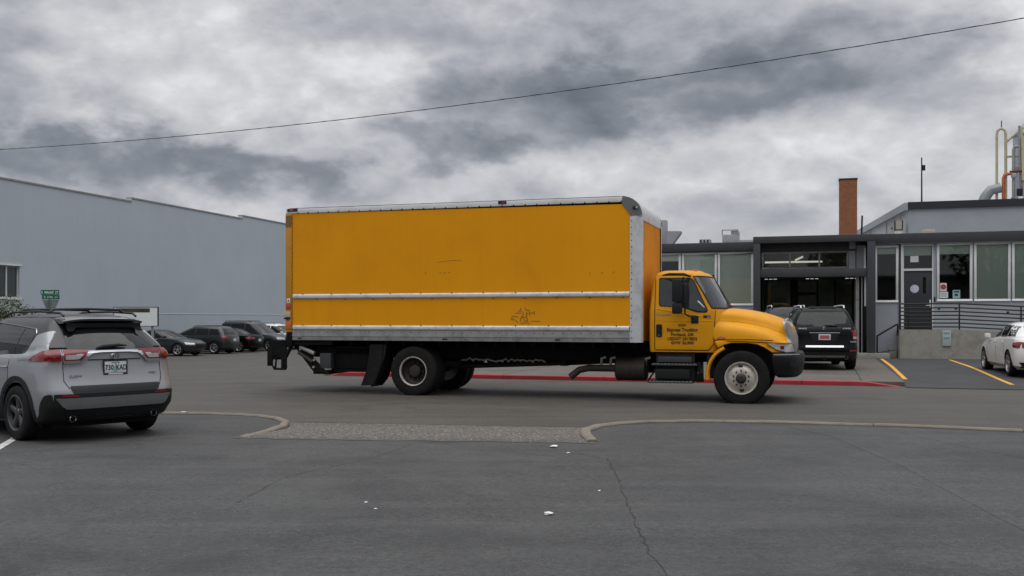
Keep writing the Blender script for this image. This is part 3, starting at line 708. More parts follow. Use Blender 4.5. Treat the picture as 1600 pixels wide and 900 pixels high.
# railing
rl = thing('railing', 'black horizontal bar railing along the concrete landing', 'railing', Bo, -TH)
topz = lambda x: 2.13 if x < 1.7 else 2.13-(x-1.7)*.055
for x in (-.30, -.02, 1.72, 3.75, 5.8, 7.85, 9.9, 12):
    z0 = top(x)-.01; BX('post', blk, rl, x-.025, x+.025, .05, .10, z0, topz(x)-.02, .004)
for k, dz in enumerate((0, -.15, -.29, -.43, -.57, -.71, -.85)):
    r_ = .026 if k else .03
    pts_ = [(-.33, .075, 2.13+dz), (1.72, .075, 2.13+dz), (13.5, .075, topz(13.5)+dz)]
    MB().tube(pts_, r_, 8).build('rail', blk, rl)
for x in (1.03, 1.6): BX('bracket', blk, rl, x-.04, x+.04, .0, .07, 1.90, 1.96)
BX('bracket', blk, rl, 3.28, 3.36, .0, .07, 1.78, 1.84)
hr = thing('handrail', 'black sloping handrail beside the steps left of the landing', 'handrail', Bo, -TH)
MB().tube([(-.33, .35, 1.36), (-.40, .35, 1.36), (-1.08, .35, .93), (-1.08, .35, .12)], .035, 10).build('rail', blk, hr)
MB().tube([(-.45, .35, .42), (-1.05, .35, .30)], .02, 8).build('lower_rail', blk, hr)
MB().tube([(-.36, .35, 1.36), (-.36, .35, .95)], .03, 8).build('post', blk, hr)

# upper block set back on the roof
ub = MB(); pl = [(.34, 4.5), (14, 4.5), (14, 19), (-1.3, 19)]
vs = [(x, y, 4.6) for x, y in pl]+[(x, y, 6.10) for x, y in pl]
ub.add(vs, [(0, 1, 5, 4), (1, 2, 6, 5), (2, 3, 7, 6), (4, 5, 6, 7)]); ub.build('upper_wall', wallo, ob, smooth=0)
MB().add([vs[0], vs[3], vs[7], vs[4]], [(0, 1, 2, 3)]).build('upper_side_wall', pm('pale side cladding', (.50, .53, .56), .7, 0, .05, .5), ob, smooth=0)
BX('upper_fascia', pm('dark parapet', (.02, .022, .027), .5, 0, .1, 2), ob, .30, 14.05, 4.40, 4.7, 6.08, 6.36)
sd = Vector((-1.64, 14.5, 0)).normalized(); sn = Vector((-sd.y, sd.x, 0))
MB().add([(Vector((.298, 4.41, z))+sd*t+sn*o) for t in (0, 14.7) for o in (.0, .12) for z in (6.03, 6.34)], [(0, 1, 3, 2), (4, 6, 7, 5), (0, 4, 5, 1), (2, 3, 7, 6), (0, 2, 6, 4), (1, 5, 7, 3)]).build('upper_fascia', wallo, ob, smooth=0)
for t in (1.6, 5.0, 9.5):
    p = Vector((.34, 4.5, 0))+sd*t+sn*.01; MB().cyl((p.x, p.y, 4.6), (p.x, p.y, 6.02), .03, n=6).build('downpipe', alud, ob)
for t, z in ((3.6, 5.62), (3.7, 5.1), (7.2, 5.3)):
    p = Vector((.34, 4.5, z))+sd*t; MB().cyl(p, p+sn*.08, .06, n=10).build('wall_vent', alud, ob)

# things on the roof
def rthing(name, lab, cat, u, v, z, rz=0): return thing(name, lab, cat, LW(u, v, z), -TH+rz)
ac = rthing('air_conditioner', 'tan boxed air conditioner on the pale side wall above the porch', 'air conditioner', .10, 4.75, 5.22)
BX('casing', tan, ac, -.30, .02, -.18, .3, 0, .42, .015); BX('louvre', pm('cream grille', (.4, .38, .3), .6, 0, .1, 6), ac, -.26, -.02, -.20, -.182, .05, .38); BX('shelf', wht, ac, -.28, .0, -.16, .28, -.22, -.003)
for x in (-.30, .0): BX('side_flap', plas, ac, x-.015, x+.02, -.215, -.183, .0, .42)
ch = rthing('brick_chimney', 'square red brick chimney rising behind the entrance porch', 'chimney', -1.97, 7.4, 4.61)
BX('core', mortar, ch, -.362, .362, -.362, .362, 0, 3.12); bk = MB(); nb = 0
for c in range(41):
    z = .01+c*.0755; off = (c % 2)*.093
    for f_ in range(4):
        M = Matrix.Rotation(f_*PI/2, 4, 'Z'); x = -.375-off*.5+ (0 if c % 2 else 0)
        xs = [-.375, -.19, 0, .19, .375] if c % 2 else [-.375, -.285, -.095, .095, .285, .375]
        for a_, b_ in zip(xs, xs[1:]):
            j = random.uniform(0, .006); bk.box(a_+.005, b_-.005, -.376-j, -.34, z, z+.066, M)
stuff(bk.build('brick', brickm, ch, smooth=0)); BX('cap', pm('dark cap', (.04, .035, .033), .8, 0, .1, 3), ch, -.40, .40, -.40, .40, 3.122, 3.18)
mt = rthing('antenna_mast', 'thin black antenna mast standing on the upper roof', 'antenna', .96, 6.0, 6.1)
MB().cyl((0, 0, 0), (0, 0, 2.3), .035, .025, 8).build('mast', plas, mt); BX('head', plas, mt, .03, .14, -.04, .04, 1.75, 1.98); MB().tube([(0, 0, 1.8), (.1, 0, 1.8)], .015, 6).build('arm', plas, mt)
st_ = rthing('vent_pipe', 'short black pipe standing right of the brick chimney', 'pipe', -1.35, 9.5, 4.61); MB().cyl((0, 0, 0), (.05, 0, 1.75), .04, n=8).build('pipe', plas, st_)
hv = rthing('roof_unit', 'grey boxy roof unit with open frame left of the porch', 'roof unit', -6.6, 5.2, 4.61)
BX('casing', galv, hv, -.62, .05, -.5, .5, 0, .62, .01); BX('casing', galv, hv, .052, .75, -.5, .5, 0, .38, .01)
b = MB(); b.box(-.64, -.60, -.52, -.48, .62, .84); b.box(.02, .06, -.52, -.48, .62, .84); b.box(-.64, .06, -.52, -.48, .80, .84); b.build('frame', galv, hv, smooth=0); BX('hood', galv, hv, -.25, .06, -.47, .3, .622, .79)
sv = rthing('small_vent', 'small square grey vent on the left wing roof', 'vent', -7.98, 5, 4.61); BX('cap', galv, sv, -.24, .24, -.24, .24, .26, .45, .01); BX('neck', galv, sv, -.17, .17, -.17, .17, 0, .258)
for k in range(3): BX('fin', plas, sv, -.2+.15*k, -.14+.15*k, -.255, -.243, .28, .43)
eh = rthing('exhaust_hood', 'grey exhaust duct with slanted hood just right of the truck box', 'duct', -9.75, 5, 4.61)
BX('riser', galv, eh, -.35, .08, -.25, .25, .2, 1.35, .01); MB().prism([(.085, .3), (.085, .85), (.72, .83), (.68, .72), (.3, .22)], 'y', -.28, .28).build('hood', galv, eh, smooth=0)
MB().tube([(-.2, 0, 0), (-.2, 0, .2)], .08, 8).build('leg', plas, eh); MB().tube([(.15, 0, 0), (.15, 0, .3)], .06, 8).build('leg', plas, eh); MB().tube([(-.3, -.2, .15), (.35, -.2, .15), (.35, -.2, .02)], .02, 6).build('bracket', galv, eh)
mv = rthing('mushroom_vent', 'low rounded tan vent on the roof in front of the upper block', 'vent', 1.05, 4.0, 4.61)
MB().lathe([(.001, .58), (.2, .57), (.33, .50), (.38, .40), (.36, .34), (.2, .33), (.18, 0)], (0, 0, 0), 'z', 20).build('cap', tan, mv)
# process plant at the right edge
pt = rthing('process_tank', 'big grey steel tank at the right edge among pipes', 'tank', 6.1, 10.2, 6.1)
MB().lathe([(.95, 0), (.95, 3.75), (.93, 3.8), (.5, 4.3), (.001, 4.45)], (0, 0, 0), 'z', 28).build('shell', tankm, pt); MB().lathe([(.97, 0), (1.0, .03), (1.0, .09), (.97, .12)], (0, 0, 3.65), 'z', 28).build('rim', tankm, pt)
MB().lathe([(.97, 0), (1.0, .03), (1.0, .09), (.97, .12)], (0, 0, 2.2), 'z', 28).build('rim', tankm, pt)
yp = rthing('yellow_pipework', 'cream yellow guard pipes beside the tank on the roof', 'pipework', 4.3, 9, 6.1)
MB().tube([(0, 0, 0), (0, 0, 3.62), (.03, 0, 3.78), (.12, 0, 3.86), (.22, 0, 3.86), (.33, 0, 3.78), (.36, 0, 3.62), (.36, 0, 3.3)], .06, 10).build('pipe', ypipe, yp)
MB().tube([(.36, 0, 3.4), (.36, 0, .1)], .065, 10).build('pipe', ypipe, yp); MB().tube([(.36, 0, 3.25), (.62, 0, 3.5), (1.1, 0, 3.9)], .055, 10).build('pipe', ypipe, yp)
MB().tube([(.98, 0, 3.9), (.98, 0, .2)], .06, 10).build('pipe', ypipe, yp); MB().tube([(.40, 0, 2.62), (.95, 0, 2.62)], .05, 8).build('pipe', ypipe, yp); MB().tube([(.85, -.1, 3.0), (2.2, -.1, 3.0)], .06, 8).build('pipe', ypipe, yp)
MB().tube([(.19, 0, 3.92), (.19, 0, 4.22)], .02, 6).build('whip', plas, yp)
op = rthing('orange_pipework', 'orange pipes bending round the tank on the roof', 'pipework', 4.55, 8.9, 6.1)
MB().tube([(0, 0, 0), (0, 0, 1.68), (.05, 0, 1.8), (.18, 0, 1.84), (.5, 0, 1.86), (.58, 0, 2.0), (.7, 0, 2.1), (2.2, 0, 2.12)], .07, 10).build('pipe', opipe, op)
MB().tube([(.38, 0, 0), (.38, 0, .8)], .08, 8).build('pipe', opipe, op); MB().tube([(.35, 0, .25), (.9, 0, .3), (.9, 0, 0)], .06, 8).build('pipe', opipe, op); MB().cyl((.38, 0, .8), (.38, 0, 1.7), .02, n=6).build('rod', plas, op)
gp = rthing('grey_pipework', 'pale grey pipes and valves below the tank at the right edge', 'pipework', 5.35, 8.7, 6.1)
MB().tube([(0, 0, 0), (0, 0, 1.5)], .11, 10).build('pipe', galv, gp); MB().tube([(-.25, 0, .75), (.9, 0, .78)], .09, 10).build('pipe', wht, gp); MB().tube([(.12, -.05, 0), (.12, -.05, .75)], .1, 10).build('pipe', wht, gp)
BX('valve_box', plas, gp, -.3, -.08, -.1, .1, .85, 1.15, .02); MB().tube([(-.15, 0, 1.3), (-.2, 0, 3.9)], .05, 8).build('pipe', alud, gp); MB().lathe([(.001, 0), (.17, .05), (.2, .2), (.17, .35), (.001, .4)], (.35, .0, 3.3), 'z', 14).build('valve', wht, gp)
MB().tube([(-.42, .05, 0), (-.42, .05, 2.9), (-.36, .05, 3.0), (-.2, .05, 3.02)], .07, 10).build('pipe', alud, gp); MB().tube([(-.05, -.1, 1.5), (-.05, -.1, 3.4)], .085, 10).build('pipe', ypipe, gp)
for z in (.35, 1.9): MB().cyl((-.6, -.12, z), (1.2, -.12, z), .04, n=8).build('cross_pipe', rust, gp)
for x, z in ((-.45, .5), (-.42, 1.6), (.25, 2.7)): MB().lathe([(.001, 0), (.11, .03), (.13, .12), (.11, .21), (.001, .24)], (x, -.1, z), 'z', 12).build('valve', plas if z < 1 else galv, gp)
for k in range(4): MB().tube([(.3+.2*k, .1, .9), (.45+.2*k, .05, 1.3+.1*k), (.4+.25*k, .1, 1.9)], .04, 8).build('hose', plas, gp)
dl = rthing('duct_elbow', 'grey bent sheet metal duct left of the yellow pipes', 'duct', 3.70, 8.9, 6.1)
MB().tube([(-.14, 0, -.1), (0, 0, .50), (.12, 0, .85), (.34, 0, 1.15), (.75, 0, 1.25)], [.24, .24, .23, .22, .22], 16).build('duct', signb, dl); MB().tube([(-.55, 0, .0), (-.42, 0, .38), (-.2, 0, .4)], .07, 8).build('pipe', plas, dl)
# ------------------------------------------------------------------ shells and fitted panels for vehicles
def half_outline(xr, xf, w, ar, af, pr=2.6, pf=2.6, nr=9, m=16, nf=9):
    out = []
    for i in range(nr+1):
        f = PI/2*i/nr; out.append((xr+ar-ar*max(0, math.cos(f))**(2/pr), w*max(0, math.sin(f))**(2/pr)))
    for i in range(1, m): out.append((xr+ar+(xf-af-xr-ar)*i/m, w))
    for i in range(nf+1):
        f = PI/2*(1-i/nf); out.append((xf-af+af*max(0, math.cos(f))**(2/pf), w*max(0, math.sin(f))**(2/pf)))
    return out
def ringpts(l):
    ho = half_outline(l['xr'], l['xf'], l['w'], l.get('ar', .3), l.get('af', .4), l.get('pr', 2.6), l.get('pf', 2.6))
    zf = l['z'] if callable(l['z']) else (lambda x, z=l['z']: z)
    xm = (l['xr']+l['xf'])/2; hl = (l['xf']-l['xr'])/2; tp = l.get('taper', .03)
    left = [Vector((x, y*(1-tp*abs((x-xm)/hl)**3), zf(x))) for x, y in ho]
    return left
def loft(levels, crown=.02, closed_bottom=True, kc=8):
    b = MB(); halves = [ringpts(l) for l in levels]; n = len(halves[0])
    rings = [h+[Vector((p.x, -p.y, p.z)) for p in reversed(h[1:-1])] for h in halves]
    b.grid(rings, closed=True)
    def cap(h, cr):
        rows = []
        wmax = max(p.y for p in h)
        for p in h: rows.append([Vector((p.x, p.y*(1-2*k/kc), p.z+cr*(p.y/wmax)*(1-(1-2*k/kc)**2))) for k in range(kc+1)])
        b.grid(rows)
    cap(halves[-1], crown)
    if closed_bottom: cap(halves[0], 0)
    return b
def mesh_of(b, merge=.0008):
    me = bpy.data.meshes.new('m'); me.from_pydata(b.v, [], b.f); bm = bmesh.new(); bm.from_mesh(me)
    bmesh.ops.remove_doubles(bm, verts=bm.verts, dist=merge); bmesh.ops.dissolve_degenerate(bm, dist=1e-5, edges=bm.edges)
    bmesh.ops.recalc_face_normals(bm, faces=bm.faces); bm.to_mesh(me); bm.free(); return me
def cut(me, cutter, m, mcut):
    a = bpy.data.objects.new('a', me); COL.objects.link(a); me.materials.append(m); me.materials.append(mcut)
    cm = mesh_of(cutter); c = bpy.data.objects.new('c', cm); COL.objects.link(c); cm.materials.append(m); cm.materials.append(mcut)
    for p in cm.polygons: p.material_index = 1
    mo = a.modifiers.new('b', 'BOOLEAN'); mo.operation = 'DIFFERENCE'; mo.object = c; mo.solver = 'EXACT'
    dg = bpy.context.evaluated_depsgraph_get(); dg.update()
    r = bpy.data.meshes.new_from_object(a.evaluated_get(dg)); bpy.data.objects.remove(a); bpy.data.objects.remove(c); return r
def bvh_of(meshes):
    vs, fs = [], []
    for me in meshes:
        o = len(vs); vs += [v.co.copy() for v in me.vertices]; fs += [tuple(i+o for i in p.vertices) for p in me.polygons]
    return BVHTree.FromPolygons(vs, fs)
DIRS = {'L': (Vector((0, 3, 0)), Vector((0, -1, 0))), 'R': (Vector((0, -3, 0)), Vector((0, 1, 0))), 'B': (Vector((-3, 0, 0)), Vector((1, 0, 0))), 'F': (Vector((12, 0, 0)), Vector((-1, 0, 0))), 'T': (Vector((0, 0, 6)), Vector((0, 0, -1)))}
def to3(view, a, b):
    o, d = DIRS[view]
    if view in 'LR': return Vector((a, o.y, b)), d
    if view in 'BF': return Vector((o.x, a, b)), d
    return Vector((a, b, o.z)), d
def hit(bvh, view, a, b):
    o, d = to3(view, a, b); r = bvh.ray_cast(o, d)
    if r[0] is None: return None
    n = r[1]
    if n.dot(d) > 0: n = -n
    return r[0], n
def dense(poly, step, closed=True):
    out = []; n = len(poly)
    for i in range(n if closed else n-1):
        a, b = Vector(poly[i]), Vector(poly[(i+1) % n]); k = max(1, int((b-a).length/step))
        out += [a.lerp(b, j/k) for j in range(k)]
    if not closed: out.append(Vector(poly[-1]))
    return out
def roundpoly(poly, r, k=4):
    out = []; n = len(poly)
    for i in range(n):
        p0, p, p1 = Vector(poly[i-1]), Vector(poly[i]), Vector(poly[(i+1) % n])
        a, b = p0-p, p1-p; q_ = min(r, a.length*.45, b.length*.45); A, B = p+a.normalized()*q_, p+b.normalized()*q_
        for j in range(k+1):
            t = j/k; out.append((A*(1-t)**2+p*2*t*(1-t)+B*t*t)[:])
    return out
def patch(bvh, view, poly, name, m, par, off=.006, thick=.02, step=.05, rnd=.02, smooth=50, domed=0):
    """a panel cut to a 2-D outline and laid on the body, with real thickness"""
    if rnd: poly = roundpoly(poly, rnd)
    bd = dense(poly, step); nb = len(bd)
    pts = list(bd); xs = [p.x for p in bd]; ys = [p.y for p in bd]
    nx = int((max(xs)-min(xs))/step)+1; ny = int((max(ys)-min(ys))/step)+1
    def inside(x, y):
        c = False; j = nb-1
        for i in range(nb):
            if (bd[i].y > y) != (bd[j].y > y) and x < (bd[j].x-bd[i].x)*(y-bd[i].y)/(bd[j].y-bd[i].y)+bd[i].x: c = not c
            j = i
        return c
    for i in range(1, nx):
        for j in range(1, ny):
            x = min(xs)+(max(xs)-min(xs))*i/nx; y = min(ys)+(max(ys)-min(ys))*j/ny
            if inside(x, y): pts.append(Vector((x, y)))
    r = delaunay_2d_cdt(pts, [], [list(range(nb))], 1, 1e-6)
    vs2, _, tris = r[0], r[1], r[2]
    loc = []; ok = []
    for p in vs2:
        h = hit(bvh, view, p.x, p.y); loc.append(h); ok.append(h is not None)
    for i, h in enumerate(loc):
        if h is None:
            best = None
            for j in range(len(vs2)):
                if ok[j]:
                    dd = (vs2[j]-vs2[i]).length
                    if best is None or dd < best[0]: best = (dd, j)
            if best is None: return None
            hj = loc[best[1]]; o, d = to3(view, vs2[i].x, vs2[i].y); t = (hj[0]-o).dot(d); loc[i] = (o+d*t, hj[1])
    b = MB(); d = DIRS[view][1]
    top = [h[0]+h[1]*off for h in loc]; bot = [h[0]+d*thick for h in loc]
    n = len(top); edges = {}
    for t in tris:
        for i in range(3):
            e = (t[i], t[(i+1) % 3]); edges[e] = edges.get(e, 0)+1
    b.add(top+bot, [tuple(t) for t in tris]+[tuple(n+i for i in reversed(t)) for t in tris]+[(e[0], n+e[0], n+e[1], e[1]) for e in edges if (e[1], e[0]) not in edges])
    return b.build(name, m, par, smooth=smooth)
def strip(bvh, view, line, r, name, m, par, off=.0, n=6, step=.05, closed=False):
    pts = []
    for p in dense(line, step, closed):
        h = hit(bvh, view, p.x, p.y)
        if h: pts.append(h[0]+h[1]*off)
    if len(pts) < 2: return None
    return MB().tube(pts, r, n, closed).build(name, m, par)
def mirror(poly): return [(-a, b) for a, b in reversed(poly)]

def tyre_mesh(Rr, w, rr, side, treads=0):
    """tyre along local y; side=+1: outer face towards +y"""
    h = w/2; s = side
    prof = [(rr, -h*.8), (rr+.01, -h*.95), (rr+(Rr-rr)*.35, -h), (Rr-.045, -h*.98), (Rr-.012, -h*.86), (Rr, -h*.68), (Rr, h*.68), (Rr-.012, h*.86), (Rr-.045, h*.98), (rr+(Rr-rr)*.35, h), (rr+.01, h*.95), (rr, h*.8)]
    return MB().lathe([(a, c*s) for a, c in prof], (0, 0, 0), 'y', 40)
WCACHE = {}
def wheel(par, loc, Rr, w, rr, side, spokes=5, mr=None, lowdetail=False, key=None, split=True, spw=.2, rot=.3):
    mr = mr or alloy
    nd = node('wheel', par, loc); k = (Rr, w, rr, side, spokes, mr.name, split, spw)
    if k in WCACHE:
        for o in WCACHE[k]: share(o, o.name.split('.')[0], nd)
        return nd
    t = tyre_mesh(Rr, w, rr, side).build('tyre', rub, nd, smooth=40)
    s = side; yo = w/2*s
    b = MB(); b.lathe([(rr-.002, -yo*.8), (rr-.012, -yo*.2), (rr-.012, yo*.6), (rr+.004, yo*.82), (rr+.008, yo*.93), (rr-.008, yo*.97), (rr-.022, yo*.88), (rr-.03, yo*.45)], (0, 0, 0), 'y', 40)
    b.lathe([(.001, yo*.78), (.055, yo*.76), (.07, yo*.62), (.075, yo*.3)], (0, 0, 0), 'y', 20)
    for i in range(spokes):
        a = rot+2*PI*i/spokes
        for da in ((-spw*.5, spw*.5) if split else (0,)):
            ww = .022 if split else .042
            pts = []
            for q_, (r_, y_) in enumerate(((.045, .72), (rr*.55, .70), (rr-.015, .80))):
                aa = a+da*(.35+.65*q_/2)
                pts.append((r_, y_, aa, ww*(1+.35*(q_ == 2))))
            rows = []
            for r_, y_, aa, wd in pts:
                c, sn_ = math.cos(aa), math.sin(aa); C = Vector((c*r_, 0, sn_*r_)); T = Vector((-sn_, 0, c))
                rows.append([C-T*wd+Vector((0, yo*(y_-.14), 0)), C-T*wd*.6+Vector((0, yo*y_, 0)), C+T*wd*.6+Vector((0, yo*y_, 0)), C+T*wd+Vector((0, yo*(y_-.14), 0))])
            b.grid(rows)
    r = b.build('rim', mr, nd, smooth=40)
    b = MB(); b.lathe([(.001, yo*.12), (rr-.02, yo*.1)], (0, 0, 0), 'y', 30); b.lathe([(.001, yo*.2), (rr*.72, yo*.2), (rr*.72, yo*.14)], (0, 0, 0), 'y', 30)
    d = b.build('brake_disc', hubb, nd)
    WCACHE[k] = [t, r, d]
    return nd

def car(name, label, cat, loc, heading, paint, low, green, axles, Rw, rr, ww, track, arch=.045, roofm=None, group=None, crown=.02, gcrown=.03, spokes=5, mr=None, split=True, wheels=True):
    """heading: degrees clockwise from +y; car frame: x forward from the rear bumper, y left"""
    h = R(90-heading); root = thing(name, label, cat, loc, h, group)
    lm = mesh_of(loft(low, crown))
    c = MB()
    for ax in axles:
        for s in (1, -1):
            c.cyl((ax, s*(track/2+.55), Rw), (ax, s*(track/2-.34), Rw), Rw+arch, n=36)
    lm = cut(lm, c, paint, seam)
    gm = mesh_of(loft(green, gcrown)); gm.materials.append(roofm or paint)
    bv = bvh_of([lm, gm])
    for me in (lm, gm): me.shade_smooth(); me.set_sharp_from_angle(angle=R(32))
    for nm, me in (('body', lm), ('cabin', gm)):
        o = bpy.data.objects.new(nm, me); me.name = nm; COL.objects.link(o); o.parent = root
    if wheels:
        for ax in axles:
            for s in (1, -1): wheel(root, (ax, s*(track/2), Rw), Rw, ww, rr, s, spokes, mr, split=split)
    return root, bv
def L(z, xr, xf, w, **k): return dict(z=z, xr=xr, xf=xf, w=w, **k)
def lerpz(pts):
    def f(x):
        if x <= pts[0][0]: return pts[0][1]
        for (a, b), (c, d) in zip(pts, pts[1:]):
            if x <= c: t = (x-a)/(c-a); t = t*t*(3-2*t)*.5+t*.5; return b+(d-b)*t
        return pts[-1][1]
    return f
def arch_trim(bv, root, ax, Rw, r0, r1, m, zmin=.2, sides='LR'):
    for s in sides:
        pts = []
        a0 = math.asin(max(-1, min(1, (zmin-Rw)/r1)))
        N = 26
        for i in range(N+1): a = a0+(PI-2*a0)*i/N; pts.append((ax+r1*math.cos(a), Rw+r1*math.sin(a)))
        for i in range(N, -1, -1): a = a0+(PI-2*a0)*i/N; pts.append((ax+r0*math.cos(a), Rw+r0*math.sin(a)))
        patch(bv, s, pts, 'arch_trim', m, root, .012, .03, .05, 0)

# ---- silver crossover in the left foreground
rx, ry = -5.52, 13.08
HD = -49
hv_ = Vector((math.sin(R(HD)), math.cos(R(HD))))
org = Vector((rx, ry))-hv_*.92+Vector((-.15, .07))
low = [L(.21, .35, 4.40, .80, ar=.25, af=.5), L(.30, .10, 4.53, .885, ar=.35, af=.6), L(.46, .01, 4.59, .918, ar=.36, pr=3.3, af=.7), L(.62, .0, 4.6, .925, ar=.36, pr=3.3, af=.7), L(.70, .02, 4.6, .925, ar=.36, pr=3.3, af=.75), L(.78, .06, 4.59, .922, ar=.35, pr=3.3, af=.8),
       L(lerpz([(0, .98), (3.4, .96), (4.2, .88), (4.6, .80)]), .10, 4.55, .925, ar=.35, pr=3.3, af=.85), L(lerpz([(0, 1.14), (1, 1.08), (3.3, 1.02), (4.2, .93), (4.6, .84)]), .09, 4.52, .905, ar=.36, pr=3.3, af=.9), L(lerpz([(0, 1.215), (1, 1.13), (3.3, 1.06), (4.2, .95), (4.6, .86)]), .13, 4.45, .865, ar=.36, pr=3.3, af=1.0)]
grn = [L(1.04, .13, 3.55, .862, ar=.36, af=.7), L(1.23, .145, 3.35, .815, ar=.32, pr=3.2, af=.75), L(1.38, .285, 3.02, .745, ar=.32, af=.75), L(1.50, .42, 2.72, .67, ar=.30, af=.75), L(1.585, .50, 2.52, .61, ar=.28, af=.7), L(1.625, .60, 2.40, .54, ar=.28, af=.7)]
rav, bv = car('silver_crossover', 'silver crossover car with black roof parked at left, rear facing us', 'car', (org.x, org.y, LZ), HD, silver, low, grn, (.92, 3.61), .36, .235, .235, 1.64, .05, roofm=pm('black gloss roof', (.012, .013, .014), .3, 0, .05, 2, coat=.15), gcrown=.045, mr=alloyd, split=False)
rav.scale = (1, .955, .957)
# cladding
for ax in (.92, 3.61): arch_trim(bv, rav, ax, .36, .42, .49, plas, .2)
for s in 'LR':
    patch(bv, s, [(1.36, .24), (3.17, .24), (3.17, .42), (1.40, .44)], 'sill_cladding', plas, rav, .012, .02, .06, .02)
    patch(bv, s, [(.12, .30), (.44, .22), (.44, .31), (.34, .37), (.27, .52), (.20, .62), (.12, .64)], 'corner_cladding', plas, rav, .010, .02, .04, .03)
    # silver rear pillar panel rising between the side glass and the tailgate
    patch(bv, s, [(.26, 1.08), (.92, 1.06), (.78, 1.20), (.70, 1.38), (.47, 1.44), (.40, 1.35), (.30, 1.2)], 'pillar_panel', silver, rav, .008, .02, .035, .02)
    g1 = [(.82, 1.14), (1.12, 1.13), (1.12, 1.47), (.83, 1.44), (.76, 1.36)]
    g2 = [(1.15, 1.13), (1.95, 1.10), (1.95, 1.52), (1.15, 1.475)]
    g3 = [(2.02, 1.10), (3.05, 1.07), (2.98, 1.16), (2.55, 1.47), (2.02, 1.525)]
    for g_ in (g1, g2, g3): patch(bv, s, g_, 'side_window', cglass, rav, .004, .02, .06, .02)
    strip(bv, s, [(.74, 1.40), (.82, 1.46), (1.4, 1.505), (2.0, 1.54), (2.5, 1.50)], .009, 'window_trim', chrome, rav, .006)
    strip(bv, s, [(1.0, .52), (1.18, .75), (1.14, 1.1), (1.12, 1.13)], .004, 'door_gap', seam, rav); strip(bv, s, [(1.98, .40), (2.0, 1.1)], .004, 'door_gap', seam, rav); strip(bv, s, [(3.08, .42), (3.1, 1.05)], .004, 'door_gap', seam, rav)
    for x in (1.28, 2.22):
        h0 = hit(bv, s, x, .96); 
        if h0: p = h0[0]; MB().tube([p+Vector((-.10, 0, 0)), p+h0[1]*.035+Vector((-.06, 0, 0)), p+h0[1]*.035+Vector((.06, 0, 0)), p+Vector((.10, 0, 0))], .013, 8).build('door_handle', silver, rav)
    y = .98 if s == 'L' else -.98
    b = MB(); b.box(2.78, 2.98, min(y, y*1.14), max(y, y*1.14), 1.06, 1.22); b.build('mirror', silver, rav, bevel=.03)
    y2 = .49 if s == 'L' else -.52
    MB().tube([(.50, y2, 1.635), (.58, y2, 1.675), (1.2, y2, 1.70), (2.0, y2, 1.69), (2.35, y2, 1.62)], .016, 8).build('roof_rail', blk, rav)
for x in (.85, 1.75): MB().tube([(x, -.51, 1.69), (x, -.46, 1.725), (x, 0, 1.735), (x, .46, 1.725), (x, .51, 1.69)], .018, 8).build('cross_bar', blk, rav)
# tailgate
patch(bv, 'B', [(-.52, 1.49), (.52, 1.49), (.61, 1.21), (.57, 1.195), (-.57, 1.195), (-.61, 1.21)], 'rear_window', cglass, rav, .004, .02, .05, .03)
b = MB()       # spoiler over the rear glass
rows = []
for k in range(17):
    y = -.55+1.10*k/16; e = 1-(abs(y)/.55)**4; zt = 1.585+.035*e
    rows.append([(.66, y, zt+.016), (.45, y, zt+.004), (.33+.05*(1-e), y, zt-.02), (.345+.05*(1-e), y, zt-.045), (.50, y, zt-.05)])
b.grid(rows, closed=False); b.f.append(tuple(range(5))); b.f.append(tuple(16*5+i for i in range(4, -1, -1)))
b.build('spoiler', pm('grey gloss spoiler', (.10, .103, .106), .3, .2, .05, 2, coat=.8), rav, smooth=50)
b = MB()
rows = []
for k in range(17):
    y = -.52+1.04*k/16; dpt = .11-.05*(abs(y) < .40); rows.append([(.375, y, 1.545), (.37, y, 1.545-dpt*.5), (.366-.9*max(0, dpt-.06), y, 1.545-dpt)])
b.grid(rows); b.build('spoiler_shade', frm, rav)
h0 = hit(bv, 'B', .06, 1.235)[0]
b = MB(); b.tube([h0+Vector((-.03, .18, -.02)), h0+Vector((-.04, .1, 0)), h0+Vector((-.04, -.12, .015)), h0+Vector((-.03, -.24, .01))], [.012, .024, .022, .008], 8); b.build('rear_wiper', plas, rav)
for s in (1, -1):
    mm = (lambda p: p) if s > 0 else mirror
    patch(bv, 'B', mm([(.655, 1.20), (.345, 1.19), (.355, 1.165), (.465, 1.062), (.655, 1.06)]), 'tail_lamp', lred, rav, .014, .03, .03, .012)
    patch(bv, 'B', mm([(.64, 1.132), (.425, 1.138), (.48, 1.078), (.64, 1.074)]), 'reverse_lamp', lclear, rav, .019, .02, .03, .008)
    v_ = 'L' if s > 0 else 'R'
    patch(bv, v_, [(.20, 1.195), (.33, 1.18), (.60, 1.058), (.42, 1.05), (.20, 1.065)], 'tail_lamp', lred, rav, .016, .04, .025, .015)
    patch(bv, 'B', mm([(.685, 1.20), (.78, 1.19), (.80, 1.055), (.685, 1.055)]), 'tail_lamp', lred, rav, .018, .03, .03, .012)
    patch(bv, 'B', mm([(.72, .625), (.52, .62), (.52, .60), (.72, .605)]), 'reflector', lred, rav, .016, .02, .03, 0)
patch(bv, 'B', [(-.665, 1.045), (-.47, 1.045), (-.37, 1.155), (-.20, 1.172), (.20, 1.172), (.37, 1.155), (.47, 1.045), (.665, 1.045), (.665, 1.022), (.45, 1.022), (.34, 1.135), (.19, 1.15), (-.19, 1.15), (-.34, 1.135), (-.45, 1.022), (-.665, 1.022)], 'chrome_garnish', chrome, rav, .028, .02, .03, 0)
strip(bv, 'B', [(-.36, 1.065), (.36, 1.065)], .007, 'crease_gap', seam, rav, .001)
